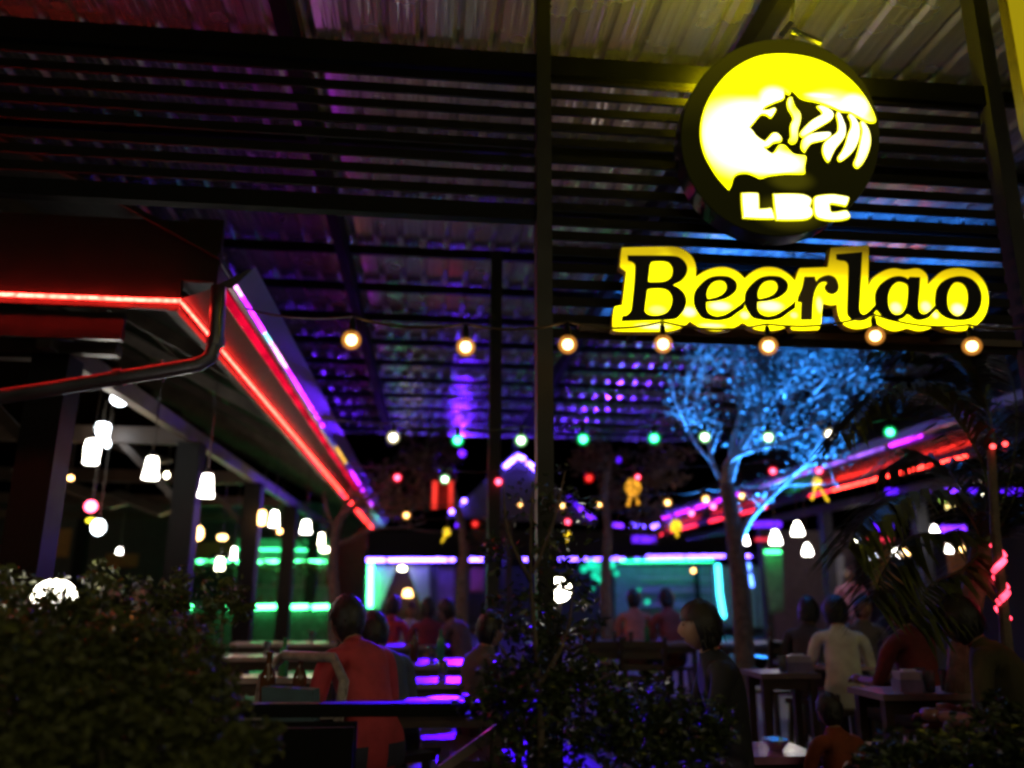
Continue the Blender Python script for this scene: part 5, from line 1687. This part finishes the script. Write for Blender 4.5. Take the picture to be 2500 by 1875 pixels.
        # loose strands
        for k in range(160):
            ph, th = rr.uniform(0, 2 * pi), rr.uniform(.2, 1.9)
            if sin(ph) > .3 and th > 1.0: continue
            p = Vector((sin(th) * cos(ph) * .096, sin(th) * sin(ph) * .113 - .012, cos(th) * .134))
            L = {"short": .045, "bob": .09, "long": .13}[style] * rr.uniform(.5, 1.1)
            tip = p + Vector((cos(ph) * .012, sin(ph) * .012, -L)) + Vector((rr.gauss(0, .012), rr.gauss(0, .012), 0))
            w_ = Vector((-sin(ph), cos(ph), 0)) * .007
            h.add([hc + M @ (p - w_), hc + M @ (p + w_), hc + M @ tip], [(0, 1, 2)])
        hm = bpy.data.meshes.new("hair")
        hm.from_pydata(h.v, [], h.f)
        hm.update()
        hm.polygons.foreach_set("use_smooth", [True] * len(hm.polygons))
        hm.materials.append(mat("black_hair", (.012, .009, .008), .45, 0, .3, 60, .4, 120))
        hairs[style] = hm
    top = (hc + M @ Vector((0, 0, .13))).z
    return me, hairs, top, hc


POSES = {k: person_mesh(k) for k in ("lean", "table", "hunch", "stand")}
M_skin = mat("warm_skin", (.3, .16, .1), .5, 0, .08)
M_trous = mat("dark_trousers", (.03, .03, .045), .8)
M_shoe = mat("dark_shoe", (.015, .012, .012), .6)


def cloth(name, col):
    return mat(name, col, .85, 0, .3, 7, .9, 9)


def person(u, vtop, Y, face, pose, hair, shirt, label, ch=None, floor=FL, trous=None, head_turn=0, smax=1.06):
    """(u, vtop): top of the head in the photo; face: direction looked at, degrees clockwise from away"""
    me, hs_, top, hc = POSES[pose]
    w = P(u, vtop, Y)
    s = min(smax, max(.5, (w.z - floor) / top))
    a = -radians(face)
    off = Matrix.Rotation(a, 3, 'Z') @ Vector((hc.x, hc.y, 0)) * s
    t = thing("person", label, "person", (w.x - off.x, Y - off.y, floor), None, a)
    b = link("body", me, t)
    b.scale = (s, s, s)
    for i, m_ in enumerate((shirt, trous or M_trous, M_skin, M_shoe)):
        b.material_slots[i].link = 'OBJECT'
        b.material_slots[i].material = m_
    h = link("hair", hs_[hair], t)
    h.scale = (s, s, s)
    if ch:
        stool(t.location.x, t.location.y, a, ch, floor)
    return t


person(847, 1452, 4.6, -38, "lean", "short", cloth("red_jersey", (.38, .035, .04)), "person in a red jersey leaning over a table, seen from behind", "wooden stool under the person in the red jersey")
person(912, 1492, 5.15, -32, "lean", "short", cloth("grey_blue_top", (.07, .08, .1)), "person in a dark grey top seated right behind the red jersey", "wooden stool under the person in the dark grey top")
person(1702, 1464, 4.0, -82, "table", "bob", cloth("black_top", (.012, .012, .016)), "person with black bobbed hair and dark top, face in profile to the left", "wooden stool under the person with bobbed hair")
person(1546, 1437, 10.6, 10, "table", "short", cloth("peach_shirt", (.5, .2, .16)), "person in a peach shirt seen from behind, left of a pair in the middle", "far wooden stool under the person in the peach shirt")
person(1624, 1436, 10.4, -8, "table", "short", cloth("rust_shirt", (.26, .06, .05)), "person in a rust red shirt seen from behind, right of a pair in the middle", "far wooden stool under the person in the rust shirt")
person(962, 1455, 10.2, 20, "table", "short", cloth("crimson_shirt", (.4, .03, .04)), "person in a crimson shirt at the far middle table, left of three", "far wooden stool under the person in the crimson shirt")
person(1046, 1458, 9.6, -6, "table", "long", cloth("maroon_top", (.16, .02, .03)), "person with long black hair and maroon top at the far middle table", "far wooden stool under the person with long hair")
person(1090, 1462, 9.2, -50, "lean", "short", cloth("plum_shirt", (.14, .08, .09)), "person in a plum shirt bending over the far middle table, right of three", "far wooden stool under the person in the plum shirt")
person(1003, 1470, 11.5, 175, "table", "short", cloth("lavender_shirt", (.55, .5, .6)), "person in a lavender shirt facing us between the crimson and maroon ones")
person(1202, 1490, 5.4, 62, "table", "short", cloth("brown_grey_shirt", (.09, .07, .065)), "person in a brown grey shirt half hidden behind the middle shrub", "wooden stool under the person behind the middle shrub")
person(2036, 1452, 6.6, 18, "table", "bob", cloth("cream_shirt", (.85, .74, .62)), "person in a cream white shirt seen from behind at the right", "wooden stool under the person in the cream shirt")
person(1972, 1455, 7.2, 40, "table", "long", cloth("striped_top", (.07, .06, .06)), "person with long dark hair and grey top left of the cream shirt", "wooden stool under the person left of the cream shirt")
person(2106, 1450, 8.0, 185, "table", "short", cloth("taupe_shirt", (.14, .11, .11)), "person in a taupe shirt facing us, right of the cream shirt", "wooden stool under the person facing us in taupe")
person(2184, 1440, 5.6, -20, "table", "short", cloth("dark_red_shirt", (.14, .02, .018)), "person in a dark red shirt seen from behind, left of the olive one", "wooden stool under the person in the dark red shirt")
person(2330, 1452, 4.3, -42, "lean", "bob", cloth("olive_shirt", (.07, .06, .025)), "large near person in an olive shirt under the palm at the right", "wooden stool under the person in the olive shirt", smax=1.12)
person(2072, 1382, 13.0, 200, "stand", "short", cloth("pink_shirt", (.5, .22, .3)), "person standing in a pink shirt at the back of the right hall")
person(2018, 1690, 4.0, -10, "table", "short", cloth("orange_shirt", (.25, .05, .015)), "small child in an orange shirt with dark hair low at the bottom right", None)
person(345, 1418, 8.5, 150, "table", "short", cloth("amber_shirt", (.55, .25, .06)), "person in an amber shirt in the left hall above the hedge", "wooden stool under the person in the amber shirt")
person(420, 1428, 7.6, -60, "table", "short", cloth("navy_top", (.02, .025, .05)), "dark clothed person in the left hall beside the amber shirt", "wooden stool under the dark clothed person in the left hall")
person(283, 1408, 9.5, 160, "table", "long", cloth("coral_top", (.5, .15, .08)), "person in a coral top in the left hall, left of the amber shirt", "wooden stool under the person in the coral top")
person(470, 1505, 5.2, 30, "hunch", "short", cloth("wine_shirt", (.25, .04, .05)), "person in a wine red shirt crouched behind the hedge at the left", "wooden stool under the person in the wine red shirt")

# child sits on a small stool beside a low table
cp = P(2018, 1700, 4.0)
for (u, v, lab, rz) in ((1120, 1680, "dark wooden chair at the right end of the third violet table", 1.6), (1170, 1700, "dark wooden chair right of the nearest violet table", 1.5),
                        (1450, 1600, "dark wooden chair at the left of the wide violet table", 0.2), (1560, 1600, "dark wooden chair at the right of the wide violet table", -.1), (780, 1590, "dark wooden chair by the second pale table", 1.4), (1880, 1600, "dark wooden chair beyond the small dark table", .3)):
    w = PZ(u, v, ZT)
    chair(w.x, w.y, rz, lab)
tb = P(1925, 1790, 3.9)
table(Vector((tb.x + .02, 4.25, FL + .55)), .42, .4, "low table with pinkish shine left of the child", mat("rose_top", (.4, .16, .3), .25), .55)
o = MB().lathe([(.03, 0), (.07, .05), (.068, .052), (.028, .004)], (0, 0, 0), 20).build("steel_bowl", M_chrome, None, True)
o.location = (tb.x + .06, 4.2, FL + .552)
tag(o, "small steel bowl on the low table by the child", "bowl")
cs = thing("low_stool", "low stool under the child in orange", "stool", (cp.x, 3.97, FL))
MB().lathe([(.12, .2), (.13, .235), (.12, .25)], (0, 0, 0), 16).build("seat", M_wood, cs, world=False)
for a in range(4):
    MB().bar((.09 * cos(a * pi / 2 + .8), .09 * sin(a * pi / 2 + .8), .21), (.12 * cos(a * pi / 2 + .8), .12 * sin(a * pi / 2 + .8), 0), .03, .03).build("leg", M_wood, cs, world=False)
